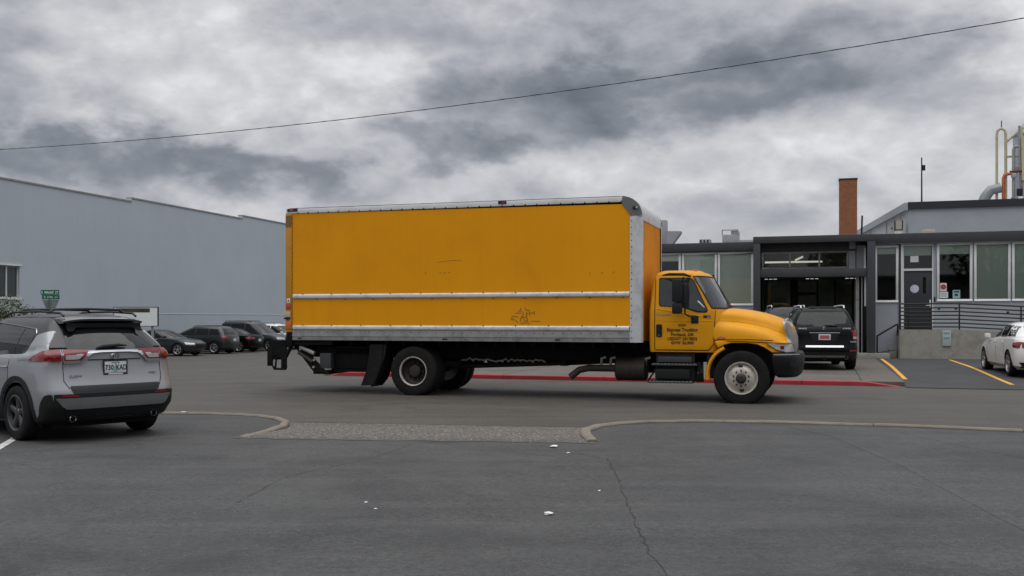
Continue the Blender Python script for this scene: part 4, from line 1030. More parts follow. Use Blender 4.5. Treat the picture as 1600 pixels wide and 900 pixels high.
strip(bv, 'B', [(.67, 1.20), (.672, .8), (.62, .70)], .005, 'tailgate_gap', seam, rav); strip(bv, 'B', [(-.67, 1.20), (-.672, .8), (-.62, .70)], .005, 'tailgate_gap', seam, rav)
patch(bv, 'B', [(-.62, .735), (.62, .735), (.58, .635), (-.58, .635)], 'bumper_cladding', blk, rav, .012, .02, .04, .03)
patch(bv, 'B', [(-.80, .635), (.80, .635), (.80, .22), (-.80, .22)], 'lower_bumper', plas, rav, .009, .02, .05, .02)
patch(bv, 'B', [(-.78, .585), (.78, .585), (.70, .47), (.66, .455), (-.66, .455), (-.70, .47)], 'skid_plate', skid, rav, .026, .03, .04, .02)
hp = hit(bv, 'B', 0, .965)[0].x-.012
np_ = BX('number_plate', plate, rav, hp-.008, hp, -.152, .152, .885, 1.04, .004)
b = MB(); b.box(hp-.012, hp-.0005, -.166, .166, 1.041, 1.058); b.box(hp-.012, hp-.0005, -.166, .166, .862, .884); b.box(hp-.012, hp-.0005, -.166, -.1525, .884, 1.041); b.box(hp-.012, hp-.0005, .1525, .166, .884, 1.041)
b.build('plate_frame', blk, np_)
RB = (PI/2, 0, -PI/2)
text('730', .098, ink, np_, 'lettering', (hp-.0095, .085, .925), RB, sx=.78, bold=.02); text('KAD', .098, ink, np_, 'lettering', (hp-.0095, -.082, .925), RB, sx=.72, bold=.02)
MB().prism([(-.035, .90), (.035, .90), (.0, 1.025)], 'x', hp-.0095, hp-.0085).build('plate_tree', pm('plate teal', (.18, .36, .33), .5, 0, .1, 9), np_, smooth=0)
text('OREGON', .026, ink, np_, 'lettering', (hp-.0095, 0, 1.012), RB); b = BX('frame_legend', paper, np_, hp-.0128, hp-.0121, -.10, .10, .866, .88)
# maker's emblem: three crossing ovals
he = hit(bv, 'B', 0, 1.105)[0].x-.014
def oval(cy, cz, a, b_): return [(he, cy+a*math.cos(2*PI*i/28), cz+b_*math.sin(2*PI*i/28)) for i in range(28)]
b = MB(); b.tube(oval(0, 1.107, .056, .037), .006, 6, True); b.tube(oval(0, 1.109, .019, .034), .005, 6, True); b.tube(oval(0, 1.124, .046, .016), .005, 6, True); b.build('emblem', chrome, rav)
hb = hit(bv, 'B', .5, .85)[0].x-.006; text('RAV4', .05, chrome, rav, 'badge', (hb, .53, .845), RB, .003, sx=1.3, bold=.02)
hb = hit(bv, 'B', -.52, .87)[0].x-.006; text('AWD', .04, chrome, rav, 'badge', (hb, -.53, .86), RB, .003, sx=1.2, bold=.02)
for s in (1, -1): MB().lathe([(.045, 0), (.045, -.12), (.04, -.125), (.036, -.12), (.036, 0)], (.22, s*.56, .315), 'x', 16).build('exhaust_tip', chrome, rav)
patch(bv, 'F', [(-.7, .82), (.7, .82), (.6, .5), (-.6, .5)], 'grille', plas, rav, .01, .02, .08, .05)
patch(bv, 'T', [(2.95, -.60), (3.40, -.66), (3.45, 0), (3.40, .66), (2.95, .60), (2.75, 0)], 'windscreen', cglass, rav, .004, .02, .08, .05)
for s in (1, -1): patch(bv, 'F', [(s*.52, .84), (s*.85, .86), (s*.85, .74), (s*.55, .74)][::s], 'headlamp', lclear, rav, .012, .02, .05, .02)
BX('underbody', frm, rav, .3, 4.3, -.70, .70, .19, .30)

# ---- black SUV in front of the porch
low = [L(.26, .30, 4.95, .84, ar=.3, af=.5), L(.36, .06, 5.05, .93, ar=.35, af=.6), L(.55, .0, 5.1, .955, ar=.38, af=.7), L(.66, .02, 5.1, .96, ar=.38, af=.7), L(.74, .07, 5.09, .955, ar=.36, af=.7), L(lerpz([(0, 1.0), (3.6, 1.0), (5.1, .88)]), .07, 5.06, .955, ar=.34, af=.7), L(lerpz([(0, 1.18), (3.6, 1.16), (4.6, 1.05), (5.1, .95)]), .10, 5.0, .94, ar=.34, af=.8), L(lerpz([(0, 1.24), (3.6, 1.21), (4.6, 1.10), (5.1, .98)]), .14, 4.9, .90, ar=.34, af=.9)]
grn = [L(1.16, .14, 4.1, .895, ar=.26, af=.7), L(1.30, .18, 3.9, .87, ar=.26, af=.75), L(1.50, .26, 3.5, .80, ar=.26, af=.75), L(1.66, .34, 3.15, .73, ar=.26, af=.75), L(1.745, .42, 3.0, .67, ar=.26, af=.7), L(1.775, .52, 2.9, .58, ar=.26, af=.7)]
gl, bv = car('black_suv', 'black SUV with chrome tailgate bar parked facing the dark porch', 'car', (8.91, 28.25, .108), 10.5, blackp, low, grn, (1.0, 4.08), .38, .25, .26, 1.66, .05, gcrown=.03, spokes=7)
patch(bv, 'B', [(-.60, 1.66), (.60, 1.66), (.72, 1.44), (.78, 1.245), (-.78, 1.245), (-.72, 1.44)], 'rear_window', cglass, gl, .004, .02, .06, .03)
for s in (1, -1):
    mm = (lambda p: p) if s > 0 else mirror
    patch(bv, 'B', mm([(.92, 1.17), (.83, 1.17), (.78, 1.02), (.78, .86), (.94, .86)]), 'tail_lamp', lred, gl, .015, .03, .04, .02)
    patch(bv, 'B', mm([(.93, .96), (.79, .96), (.79, .90), (.93, .90)]), 'reverse_lamp', lclear, gl, .02, .02, .05, 0)
    patch(bv, 'B', mm([(.94, .84), (.70, .84), (.70, .795), (.94, .795)]), 'chrome_strip', chrome, gl, .02, .02, .05, 0)
    patch(bv, 'B', mm([(.90, .58), (.68, .58), (.68, .53), (.90, .53)]), 'reflector', lred, gl, .012, .02, .05, 0)
    v_ = 'L' if s > 0 else 'R'
    for g_ in ([(.42, 1.27), (1.05, 1.26), (1.1, 1.62), (.62, 1.60)], [(1.15, 1.26), (2.2, 1.25), (2.2, 1.65), (1.18, 1.63)], [(2.28, 1.25), (3.5, 1.24), (3.05, 1.60), (2.28, 1.65)]): patch(bv, v_, g_, 'side_window', cglass, gl, .004, .02, .08, .02)
    patch(bv, v_, [(.19, 1.15), (.26, 1.14), (.28, .9), (.19, .88)], 'tail_lamp', lred, gl, .012, .03, .05, .02)
    MB().tube([(.55, s*.60, 1.775), (.62, s*.60, 1.845), (1.2, s*.60, 1.86), (2.6, s*.60, 1.85), (2.85, s*.60, 1.78)], .022, 8).build('roof_rail', alu, gl)
    b = MB(); b.box(3.3, 3.5, *sorted((s*.97, s*1.14)), 1.16, 1.34); b.build('mirror', blackp, gl, bevel=.04)
for ax in (1.0, 4.08): arch_trim(bv, gl, ax, .38, .44, .50, plas, .26)
hb = hit(bv, 'B', 0, 1.07)[0].x
BX('handle_bar', chrome, gl, hb-.03, hb-.004, -.42, .42, 1.055, 1.085, .008)
patch(bv, 'B', [(-.40, 1.045), (.40, 1.045), (.30, .83), (-.30, .83)], 'plate_recess', plas, gl, .004, .02, .06, .02)
hp = hit(bv, 'B', 0, .95)[0].x-.01
np_ = BX('number_plate', plate, gl, hp-.01, hp, -.165, .165, .865, 1.035, .004); BX('red_field', pm('faded red print', (.42, .10, .09), .5, 0, .15, 20), np_, hp-.0115, hp-.0105, -.13, .13, .895, 1.0)
patch(bv, 'B', [(-.52, .70), (.52, .70), (.52, .655), (-.52, .655)], 'chrome_strip', chrome, gl, .02, .02, .06, 0)
patch(bv, 'B', [(-.58, .43), (.58, .43), (.54, .37), (-.54, .37)], 'skid_plate', skid, gl, .016, .02, .06, 0)
patch(bv, 'B', [(-.90, .52), (.90, .52), (.86, .27), (-.86, .27)], 'lower_bumper', plas, gl, .006, .02, .06, .02)
hb = hit(bv, 'B', .5, 1.19)[0].x-.004; b = MB(); [b.box(hb-.006, hb, .48+.04*k, .48+.04*k+.028, 1.175, 1.215) for k in range(6)]; [b.box(hb-.006, hb, -.72+.045*k, -.72+.045*k+.03, 1.175, 1.215) for k in range(5)]; b.build('badge', alu, gl, smooth=0)
hb = hit(bv, 'B', 0, 1.19)[0].x-.006; b = MB(); b.tube([(hb, .045*math.cos(i*PI/8), 1.19+.045*math.sin(i*PI/8)) for i in range(16)], .006, 6, True)
for a in (PI/2, PI/2+2*PI/3, PI/2+4*PI/3): b.tube([(hb, 0, 1.19), (hb, .043*math.cos(a), 1.19+.043*math.sin(a))], .005, 5)
b.build('emblem', chrome, gl)
h0 = hit(bv, 'B', -.12, 1.275)[0]; MB().tube([h0+Vector((-.02, .14, 0)), h0+Vector((-.03, 0, .01)), h0+Vector((-.02, -.25, -.005))], [.012, .02, .008], 7).build('rear_wiper', plas, gl)
MB().tube([(.55, -.4, 1.80), (.55, .4, 1.80)], .02, 8).build('spoiler', blk, gl)
BX('underbody', frm, gl, .35, 4.8, -.72, .72, .24, .36); MB().cyl((-.02, 0, .33), (.3, 0, .33), .045, n=12).build('tow_receiver', frm, gl); MB().lathe([(.045, 0), (.045, -.1), (.036, -.1), (.036, 0)], (.2, -.6, .36), 'x', 14).build('exhaust_tip', chrome, gl)
patch(bv, 'F', [(-.5, .95), (.5, .95), (.45, .6), (-.45, .6)], 'grille', chrome, gl, .01, .02, .08, .04)

# ---- dark blue SUV ahead of it
low = [L(.25, .25, 3.8, .80, ar=.3, af=.5), L(.40, .02, 3.88, .90, ar=.35, af=.6), L(.62, .0, 3.9, .92, ar=.38, af=.7), L(1.0, .06, 3.88, .92, ar=.36, af=.7), L(1.20, .10, 3.82, .89, ar=.34, af=.8)]
grn = [L(1.12, .12, 3.2, .87, ar=.26, af=.7), L(1.40, .20, 2.8, .80, ar=.26, af=.75), L(1.70, .32, 2.4, .70, ar=.26, af=.75), L(1.82, .42, 2.3, .62, ar=.26, af=.7), L(1.86, .52, 2.2, .52, ar=.26, af=.7)]
bl_, bv = car('blue_suv', 'dark blue SUV mostly hidden between the truck hood and the black SUV', 'car', (9.52, 34.0, .108), 9, bluep, low, grn, (.8, 3.15), .36, .23, .24, 1.6, .05)
patch(bv, 'B', [(-.58, 1.76), (.58, 1.76), (.72, 1.26), (-.72, 1.26)], 'rear_window', cglass, bl_, .004, .02, .08, .04)
h0 = hit(bv, 'B', -.30, 1.68)[0].x; BX('window_sticker', paper, bl_, h0-.02, h0-.008, -.50, -.20, 1.60, 1.76)
for s in 'LR':
    patch(bv, s, [(.45, 1.28), (2.7, 1.26), (2.4, 1.66), (.62, 1.72)], 'side_window', cglass, bl_, .004, .02, .1, .03); patch(bv, s, [(.18, 1.18), (.28, 1.18), (.28, .9), (.18, .9)], 'tail_lamp', lred, bl_, .01, .03, .06, .02)
    y = .55 if s == 'L' else -.55; MB().tube([(.5, y, 1.86), (.6, y, 1.93), (2.0, y, 1.92), (2.15, y, 1.86)], .02, 8).build('roof_rail', alu, bl_)

# ---- white saloon at the right edge
def sedan(name, label, loc, heading, paint, group=None, mr=None, full=False, Lc=4.85, hgt=1.45):
    k = Lc/4.85; kz = hgt/1.45
    low = [L(.20, .25*k, 4.65*k, .78, ar=.3, af=.5), L(.30, .06, 4.78*k, .88, ar=.4, af=.7), L(.48, .0, 4.84*k, .915, ar=.45, af=.8), L(.62, .02, 4.85*k, .922, ar=.45, af=.8), L(lerpz([(0, .84*kz), (1, .84*kz), (3.4*k, .80*kz), (4.85*k, .68)]), .05, 4.82*k, .915, ar=.45, af=.85),
           L(lerpz([(0, .97*kz), (.9, 1.0*kz), (3.4*k, .93*kz), (4.3*k, .82), (4.85*k, .70)]), .10, 4.76*k, .875, ar=.45, af=.95), L(lerpz([(0, 1.03*kz), (.9, 1.06*kz), (3.4*k, .97*kz), (4.3*k, .86), (4.85*k, .73)]), .16, 4.66*k, .80, ar=.45, af=1.05)]
    grn = [L(.96*kz, .62*k, 3.75*k, .80, ar=.6, af=.8, pr=2.3), L(1.10*kz, .85*k, 3.40*k, .765, ar=.6, af=.8), L(1.26*kz, 1.15*k, 3.02*k, .69, ar=.55, af=.75), L(1.38*kz, 1.45*k, 2.72*k, .61, ar=.5, af=.7), L(1.425*kz, 1.65*k, 2.55*k, .50, ar=.45, af=.6)]
    root, bv = car(name, label, 'car', loc, heading, paint, low, grn, (.98*k, 3.92*k-.02), .34, .225, .24, 1.60, .045, group=group, gcrown=.03, mr=mr)
    for s in 'LR':
        patch(bv, s, [(1.06*k, 1.06*kz), (1.55*k, 1.045*kz), (1.55*k, 1.34*kz), (1.38*k, 1.31*kz)], 'side_window', cglass, root, .004, .02, .06, .03)
        patch(bv, s, [(1.60*k, 1.045*kz), (2.30*k, 1.03*kz), (2.30*k, 1.365*kz), (1.60*k, 1.345*kz)], 'side_window', cglass, root, .004, .02, .06, .03)
        patch(bv, s, [(2.36*k, 1.03*kz), (3.36*k, 1.0*kz), (3.22*k, 1.07*kz), (2.72*k, 1.33*kz), (2.36*k, 1.365*kz)], 'side_window', cglass, root, .004, .02, .06, .03)
        strip(bv, s, [(2.33*k, .35), (2.33*k, 1.0*kz)], .004, 'door_gap', seam, root); strip(bv, s, [(1.32*k, .55), (1.42*k, .75), (1.42*k, 1.03*kz)], .004, 'door_gap', seam, root); strip(bv, s, [(3.38*k, .35), (3.42*k, .97*kz)], .004, 'door_gap', seam, root)
        for x in (1.62*k, 2.50*k):
            h0 = hit(bv, s, x, .90*kz)
            if h0: p = h0[0]; MB().tube([p+Vector((-.09, 0, 0)), p+h0[1]*.03+Vector((-.06, 0, 0)), p+h0[1]*.03+Vector((.06, 0, 0)), p+Vector((.09, 0, 0))], .011, 6).build('door_handle', paint if full else alu, root)
        y = 1 if s == 'L' else -1
        b = MB(); b.box(3.06*k, 3.22*k, *sorted((y*.88, y*1.04)), .98*kz, 1.11*kz); b.build('mirror', paint, root, bevel=.035)
        patch(bv, s, [(.22, .93*kz), (.50, .90*kz), (.48, .79*kz), (.22, .76*kz)], 'tail_lamp', lred, root, .01, .03, .04, .03)
        patch(bv, s, [(4.30*k, .74), (4.62*k, .70), (4.68*k, .60), (4.40*k, .62)], 'headlamp', lclear, root, .01, .03, .04, .02)
    patch(bv, 'T', [(.86*k, -.50), (1.42*k, -.42), (1.42*k, .42), (.86*k, .50), (.78*k, 0)], 'rear_window', cglass, root, .004, .02, .08, .05)
    patch(bv, 'T', [(3.45*k, -.55), (2.85*k, -.46), (2.85*k, .46), (3.45*k, .55), (3.58*k, 0)], 'windscreen', cglass, root, .004, .02, .08, .05)
    patch(bv, 'F', [(-.42, .66), (.42, .66), (.38, .44), (-.38, .44)], 'grille', plas, root, .01, .02, .06, .03)
    for s in (1, -1):
        mm = (lambda p: p) if s > 0 else mirror
        patch(bv, 'F', mm([(.78, .70), (.50, .70), (.52, .58), (.78, .60)]), 'headlamp', lclear, root, .01, .03, .05, .02)
        patch(bv, 'B', mm([(.74, .92*kz), (.45, .90*kz), (.48, .78*kz), (.74, .77*kz)]), 'tail_lamp', lred, root, .01, .03, .05, .02)
    hp = hit(bv, 'B', 0, .72)[0].x; BX('number_plate', plate, root, hp-.012, hp-.003, -.155, .155, .65, .80)
    patch(bv, 'B', [(-.8, .40), (.8, .40), (.76, .26), (-.76, .26)], 'lower_bumper', plas, root, .006, .02, .06, .02)
    BX('underbody', frm, root, .35, 4.4*k, -.68, .68, .18, .30)
    return root, bv
WHD = 14; wv_ = Vector((math.sin(R(WHD)), math.cos(R(WHD)))); rt = Vector((wv_.y, -wv_.x))
wc = Vector((13.2, 26.4))+rt*.90-wv_*.98
sedan('white_saloon', 'white saloon car parked beside the concrete landing at the right edge', (wc.x, wc.y, .055), WHD, whitep, full=True)

# ---- five cars parked in a row along the warehouse
GH = 90+15; gh = Vector((math.sin(R(GH)), math.cos(R(GH))))
def front_at(x, y, Lc): return Vector((x, y))-gh*Lc
GRP = 'cars parked along the warehouse'
ZC = -.46
def zat(p): return gz(p.x, p.y)
rowp = [Vector((-16.8, 53.7))+Vector((.259, .966))*t for t in (0, 3.44, 6.3, 9.0, 11.9)]
c1 = rowp[0]-gh*4.6; sedan('parked_car', 'dark green saloon facing right, first in the row by the warehouse', (c1.x, c1.y, zat(c1)+.01), GH, grnp, GRP, alloy, Lc=4.6, hgt=1.42)
def wagon(name, label, rear, heading, paint, Lc, H_, group, front=False, hood=3.3, wmul=1.0, rails=True, rearx=0):
    W_ = .90*wmul
    low = [L(.22, .25, Lc-.2, W_*.88, ar=.3, af=.5), L(.36, .04, Lc-.05, W_*.98, ar=.38, af=.6), L(.60, .0, Lc, W_, ar=.42, af=.7), L(lerpz([(0, .92), (hood, .90), (Lc, .78)]), .04, Lc-.02, W_, ar=.4, af=.75), L(lerpz([(0, 1.04), (hood, 1.02), (Lc, .88)]), .10, Lc-.1, W_*.96, ar=.4, af=.85)]
    zt = H_
    grn = [L(.98, .12, hood+.4, W_*.94, ar=.3, af=.6), L(1.0+(zt-1.0)*.4, .24, hood-.05, W_*.87, ar=.3, af=.65), L(zt-.12, .42, hood-.55, W_*.78, ar=.3, af=.65), L(zt-.03, .52, hood-.75, W_*.70, ar=.3, af=.6), L(zt, .65, hood-.85, W_*.58, ar=.3, af=.6)]
    root, bv = car(name, label, 'car', (rear.x, rear.y, zat(rear)+.01), heading, paint, low, grn, (.85, Lc-.95), .34, .225, .23, 1.56*wmul, .045, group=group)
    z1, z2 = 1.07, zt-.14
    for s in 'LR':
        patch(bv, s, [(.5, z1), (1.2, z1), (1.2, z2), (.62, z2-.02)], 'side_window', cglass, root, .004, .02, .08, .03)
        patch(bv, s, [(1.26, z1), (hood*.62, z1), (hood*.62, z2+.02), (1.26, z2)], 'side_window', cglass, root, .004, .02, .08, .03)
        patch(bv, s, [(hood*.62+.07, z1), (hood-.02, z1-.02), (hood-.55, z2-.03), (hood*.62+.07, z2+.02)], 'side_window', cglass, root, .004, .02, .08, .03)
        patch(bv, s, [(.18, 1.01), (.36, 1.0), (.34, .80), (.18, .78)], 'tail_lamp', lred, root, .01, .03, .05, .02)
        patch(bv, s, [(Lc-.45, .84), (Lc-.20, .81), (Lc-.18, .68), (Lc-.40, .70)], 'headlamp', lclear, root, .01, .03, .05, .02)
        y = 1 if s == 'L' else -1
        b = MB(); b.box(hood-.35, hood-.18, *sorted((y*W_*.97, y*W_*1.13)), 1.02, 1.17); b.build('mirror', paint, root, bevel=.035)
        if rails: MB().tube([(.7, y*W_*.62, zt-.01), (.78, y*W_*.62, zt+.045), (hood-1.1, y*W_*.62, zt+.045), (hood-.95, y*W_*.62, zt-.01)], .016, 6).build('roof_rail', plas, root)
        strip(bv, s, [(hood*.62+.03, .36), (hood*.62+.03, 1.04)], .004, 'door_gap', seam, root); strip(bv, s, [(1.24, .6), (1.24, 1.04)], .004, 'door_gap', seam, root); strip(bv, s, [(hood-.02, .36), (hood, .98)], .004, 'door_gap', seam, root)
    patch(bv, 'B', [(-.58, zt-.12), (.58, zt-.12), (.68, 1.12), (-.68, 1.12)], 'rear_window', cglass, root, .004, .02, .08, .03)
    patch(bv, 'F', [(-.60, zt-.12), (.60, zt-.12), (.72, 1.10), (-.72, 1.10)], 'windscreen', cglass, root, .004, .02, .08, .03)
    patch(bv, 'F', [(-.42, .82), (.42, .82), (.38, .56), (-.38, .56)], 'grille', plas, root, .01, .02, .08, .03)
    for s in (1, -1):
        mm = (lambda p: p) if s > 0 else mirror
        patch(bv, 'B', mm([(.76, 1.01), (.62, 1.01), (.62, .80), (.76, .80)]), 'tail_lamp', lred, root, .01, .03, .06, .02)
        patch(bv, 'F', mm([(.80, .82), (.50, .82), (.50, .68), (.80, .70)]), 'headlamp', lclear, root, .01, .03, .06, .02)
    hp = hit(bv, 'B', 0, .80)[0].x; BX('number_plate', plate, root, hp-.012, hp-.003, -.155, .155, .72, .88)
    BX('underbody', frm, root, .35, Lc-.4, -.66, .66, .18, .34)
    return root
GB = GH+180
c2 = rowp[1]; wagon('parked_car', 'dark green estate car with red tail lamp, second in the row by the warehouse', c2, GB, grnp, 4.75, 1.56, GRP)
c3 = rowp[2]; sedan('parked_car', 'near black saloon seen from behind between estate and grey SUV', (c3.x, c3.y, zat(c3)+.01), GB, blackp, GRP, alloy, Lc=4.7, hgt=1.44)
c4 = rowp[3]+gh*.55-gh*4.9; wagon('parked_car', 'tall dark grey SUV facing right behind the dark saloon', c4, GH, greyp, 4.9, 1.82, GRP, hood=3.5, wmul=1.06)
c5 = rowp[4]+gh*.6-gh*4.6; wagon('parked_car', 'white SUV facing right, last in the row next to the truck tail', c5, GH, whitep, 4.6, 1.66, GRP, hood=3.2)
# ------------------------------------------------------------------ the yellow box truck
tk = thing('box_truck', 'yellow box truck with long cargo body driving along the street', 'truck', (-1.6887, 21.6403, 0), -TH)
YB = -1.25                           # near face of the cargo body
X0, X1, ZB0, ZB1 = -2.94, 4.78, 1.13, 3.93
# cargo body: near side panel with a clipped front corner, rear and front walls, roof
b = MB(); b.prism([(X0+.16, 1.42), (4.56, 1.42), (4.56, 3.58), (4.40, 3.80), (X0+.16, 3.84)], 'y', YB+.012, YB+.06); b.build('side_panel', yelb, tk, smooth=0)
b = MB(); b.prism([(X0+.16, 1.42), (4.56, 1.42), (4.56, 3.58), (4.40, 3.80), (X0+.16, 3.84)], 'y', 1.19, 1.238); b.build('side_panel', yelb, tk, smooth=0)
for x in ():
    BX('sheet_seam', pm('yellow seam', (.44, .17, .01), .5, 0, .05, 2), tk, x-.012, x+.012, YB+.009, YB+.013, 1.425, 3.83)
BX('front_wall', pm('shaded yellow wall', (.70, .27, .008), .6, 0, .08, .6, spec=.12, dirt=(.34, .15, .02), dirts=.9, dirtamt=.6), tk, X1-.10, X1-.03, -1.17, 1.17, 1.15, 3.52)  # darker yellow and brown blotches paint in the shade on this forward face
BX('rear_wall', yelb, tk, X0+.02, X0+.06, -1.18, 1.18, 1.3, 3.8)
BX('roof', wht, tk, X0+.02, X1-.32, -1.2, 1.2, 3.86, 3.92, .01)
BX('floor', frm, tk, X0+.05, X1-.05, -1.2, 1.2, 1.135, 1.22)
for s in (-1, 1):
    def YY(a, b_): return sorted((s*a, s*b_))
    BX('top_rail', wht, tk, X0+.01, 4.42, *YY(1.19, 1.254), 3.842, 3.945, .012)
    BX('roof_edge', plas, tk, X0+.08, 4.42, *YY(1.10, 1.20), 3.946, 3.962)
    # rub rails: ribbed aluminium
    for z in (2.01, 1.345):
        r = MB(); ys = s*1.238
        sec = [(0, 0), (.012, .0), (.018, .012), (.036, .022), (.040, .05), (.036, .075), (.018, .086), (.012, .098), (0, .10)]
        rows = [[(x, ys+s*a, z-.0+b_) for a, b_ in sec] for x in (X0+.18, 4.53)]; r.grid(rows); r.f.append(tuple(range(9))); r.f.append(tuple(range(17, 8, -1)))
        r.build('rub_rail', alu, tk, smooth=25)
    BX('bottom_rail', alud, tk, X0+.16, 4.55, *YY(1.205, 1.246), ZB0, 1.343, .004)
    BX('bottom_lip', alud, tk, X0+.16, 4.55, *YY(1.2465, 1.258), 1.215, 1.232)
    # rear post, yellow, with lamps
    BX('rear_post', pm('rear post paint', (.52, .23, .02), .42, 0, .08, 2, dirt=(.22, .12, .04), dirts=2.5, dirtamt=.6), tk, X0, X0+.15, *YY(1.17, 1.256), 1.30, 3.84, .01)
    BX('post_cap', pm('post cap', (.20, .11, .03), .5, 0, .2, 3), tk, X0+.004, X0+.146, *YY(1.2562, 1.259), 3.55, 3.80)
    BX('post_foot', frm, tk, X0+.01, X0+.15, *YY(1.15, 1.25), 1.0, 1.298, .008)
    # front corner post, rounded
    rows = []
    for z in (ZB0, 3.57):
        row = [(4.54, s*1.2462, z)]
        for k in range(9): a = PI/2*k/8; row.append((4.66+.12*math.sin(a), s*(1.13+.122*math.cos(a)), z))
        row.append((4.775, s*1.08, z)); rows.append(row)
    r = MB().grid(rows); r.build('corner_post', alu, tk, smooth=60)
    # grey cast corner cap sweeping back onto the roof
    rows = []
    for k in range(9):
        a = PI/2*k/8; xx = 4.40+.375*math.sin(a); zz = 3.575+.375*math.cos(a)-.02*math.sin(a)
        row = []
        for j in range(7):
            t = PI/2*j/6; c_, s_ = math.cos(t), math.sin(t)
            row.append((xx-.02*s_, s*(1.09+.165*c_), zz-.0+.012*s_))
        rows.append(row)
    r = MB().grid(rows)
    prof = [(4.40, 3.955)]+[(4.40+.375*math.sin(PI/2*k/8), 3.575+.375*math.cos(PI/2*k/8)) for k in range(1, 9)]+[(4.545, 3.572), (4.545, 3.60), (4.395, 3.80), (4.38, 3.845)]
    r.prism(prof, 'y', *YY(1.20, 1.2565)); r.build('corner_cap', pm('cast grey cap', (.15, .155, .155), .5, .2, .12, 5), tk, smooth=60)
# curved aluminium front edge of the roof
rows = []
for k in range(9):
    a = PI/2*k/8; rows.append([(4.46+.30*math.sin(a), y, 3.63+.29*math.cos(a)) for y in (-1.19, 1.19)])
rows.append([(4.76, y, 3.50) for y in (-1.19, 1.19)]); r = MB().grid(rows); r.build('roof_nose', alu, tk, smooth=60)
# marker lamps along the top
for nm, x, m in (('marker_lamp', X0+.17, lworn), ('marker_lamp', 2.0, lred)):
    l_ = BX(nm, blk, tk, x-.12, x+.12 if x < 0 else x+.05, -1.272, -1.2545, 3.885, 3.945, .004); BX('lens', m, l_, x-.05, x+.03, -1.276, -1.2725, 3.895, 3.935)
l_ = BX('marker_lamp', blk, tk, 4.60, 4.70, -1.285, -1.258, 3.70, 3.75, .004); BX('lens', lclear, l_, 4.665, 4.70, -1.29, -1.2855, 3.705, 3.745)
# lamps in the rear post
BX('reflector', wht, tk, X0+.035, X0+.115, -1.266, -1.2565, 1.92, 2.02, .004); MB().cyl((X0+.075, -1.2662, 1.97), (X0+.075, -1.269, 1.97), .018, n=10).build('bolt', blk, tk)
BX('rear_lamp', lworn, tk, X0+.02, X0+.13, -1.27, -1.2565, 1.80, 1.90, .006); BX('rear_lamp', pm('cream lens', (.5, .42, .3), .3, 0, .1, 9), tk, X0-.005, X0+.13, -1.285, -1.2565, 1.62, 1.74, .006)
BX('rear_lamp', lamber, tk, X0+.01, X0+.14, -1.268, -1.2565, 1.36, 1.54, .006); BX('rear_lamp', plas, tk, X0-.02, X0+.10, -1.29, -1.2565, 1.575, 1.612)
MB().tube([(X0-.05, -1.1, 2.5), (X0-.05, -1.1, 1.9)], .018, 6).build('door_strap', plas, tk)
# fasteners: far too small to pick apart
rv = MB()
def dot(x, y, z, r=.013, d=.006):
    s = -1 if y < 0 else 1
    rv.add([(x-r, y, z-r), (x+r, y, z-r), (x+r, y, z+r), (x-r, y, z+r), (x, y+s*d, z)], [(0, 1, 4), (1, 2, 4), (2, 3, 4), (3, 0, 4)])
for k in range(30): dot(X0+.30+k*.242, -1.2545, 3.852)
for k in range(24): dot(X0+.158, -1.253, 1.6+k*.093, .010)
for k in range(11):
    dot(X0+.42+k*.68, -1.258, 2.113, .012); dot(X0+.75+k*.66, -1.25, 2.0, .012); dot(X0+.42+k*.68, -1.258, 1.448, .012)
for k in range(38): dot(X0+.25+k*.19, -1.2475, 1.30, .010); 
for k in range(19): dot(X0+.3+k*.38, -1.2475, 1.17, .009)
for k in range(19): dot(4.575, -1.2475, 1.22+k*.125, .011)
for k in range(16): dot(4.40, -1.258, 0) if False else None
stuff(rv.build('rivet', blk, tk, smooth=0))
rv = MB()
for k in range(18):
    y = -1.05+k*.124; rv.add([(4.771, y-.012, 3.52), (4.771, y+.012, 3.52), (4.771, y+.012, 3.545), (4.771, y-.012, 3.545), (4.779, y, 3.532)], [(0, 1, 4), (1, 2, 4), (2, 3, 4), (3, 0, 4)])
stuff(rv.build('rivet', wht, tk, smooth=0))
for x in (-2.6, .72, 3.1): BX('label_plate', blk, tk, x-.05, x+.05, -1.2485, -1.2465, 1.155, 1.185)
# dents and a graffiti tag
gr = MB(); gm_ = pm('graffiti ink', (.17, .07, .012), .6, 0, .3, 8)
def stroke(pts, w=.010):
    pts = [(2.36+(x-817)/76.5, 1.815-(y-480)/76.5) for x, y in pts]; p = resample(pts, .05)
    gr.tube([(q_.x+random.uniform(-.004, .004), YB+.0105, q_.y+random.uniform(-.004, .004)) for q_ in p], [w*random.uniform(.35, .8) for _ in p], 5)
for s_ in ([(815.5, 481), (817, 486), (821, 490), (818.5, 492), (817, 496), (815, 497), (816, 502), (817, 505), (823, 503.5), (830, 504)], [(822, 480.5), (824, 484), (830, 484.5), (830.5, 493)], [(826, 489), (836, 488.5), (838, 486), (837.5, 492)],
           [(811, 485), (816, 485.5)], [(801, 494), (807, 493.5), (812, 495)], [(804, 498.5), (807.5, 499), (812, 504.5)], [(819, 493), (822, 501), (826, 500.5)], [(825, 487), (825.5, 497), (827, 502)], [(832, 501), (847, 500.8)], [(808, 489), (814, 488.5), (816.5, 489)], [(818, 495), (823, 495), (826, 492)], [(800, 496), (803, 497.5), (801, 499)]): stroke(s_)
gr.build('graffiti', gm_, tk, smooth=0)
for x, z in ((.30, 2.53), (.62, 2.53), (.72, 2.53), (.82, 2.53), (3.75, 2.47), (4.0, 2.48), (4.22, 2.49)): MB().cyl((x, YB+.013, z), (x, YB+.008, z), .011, n=7).build('screw_hole', gm_, tk)
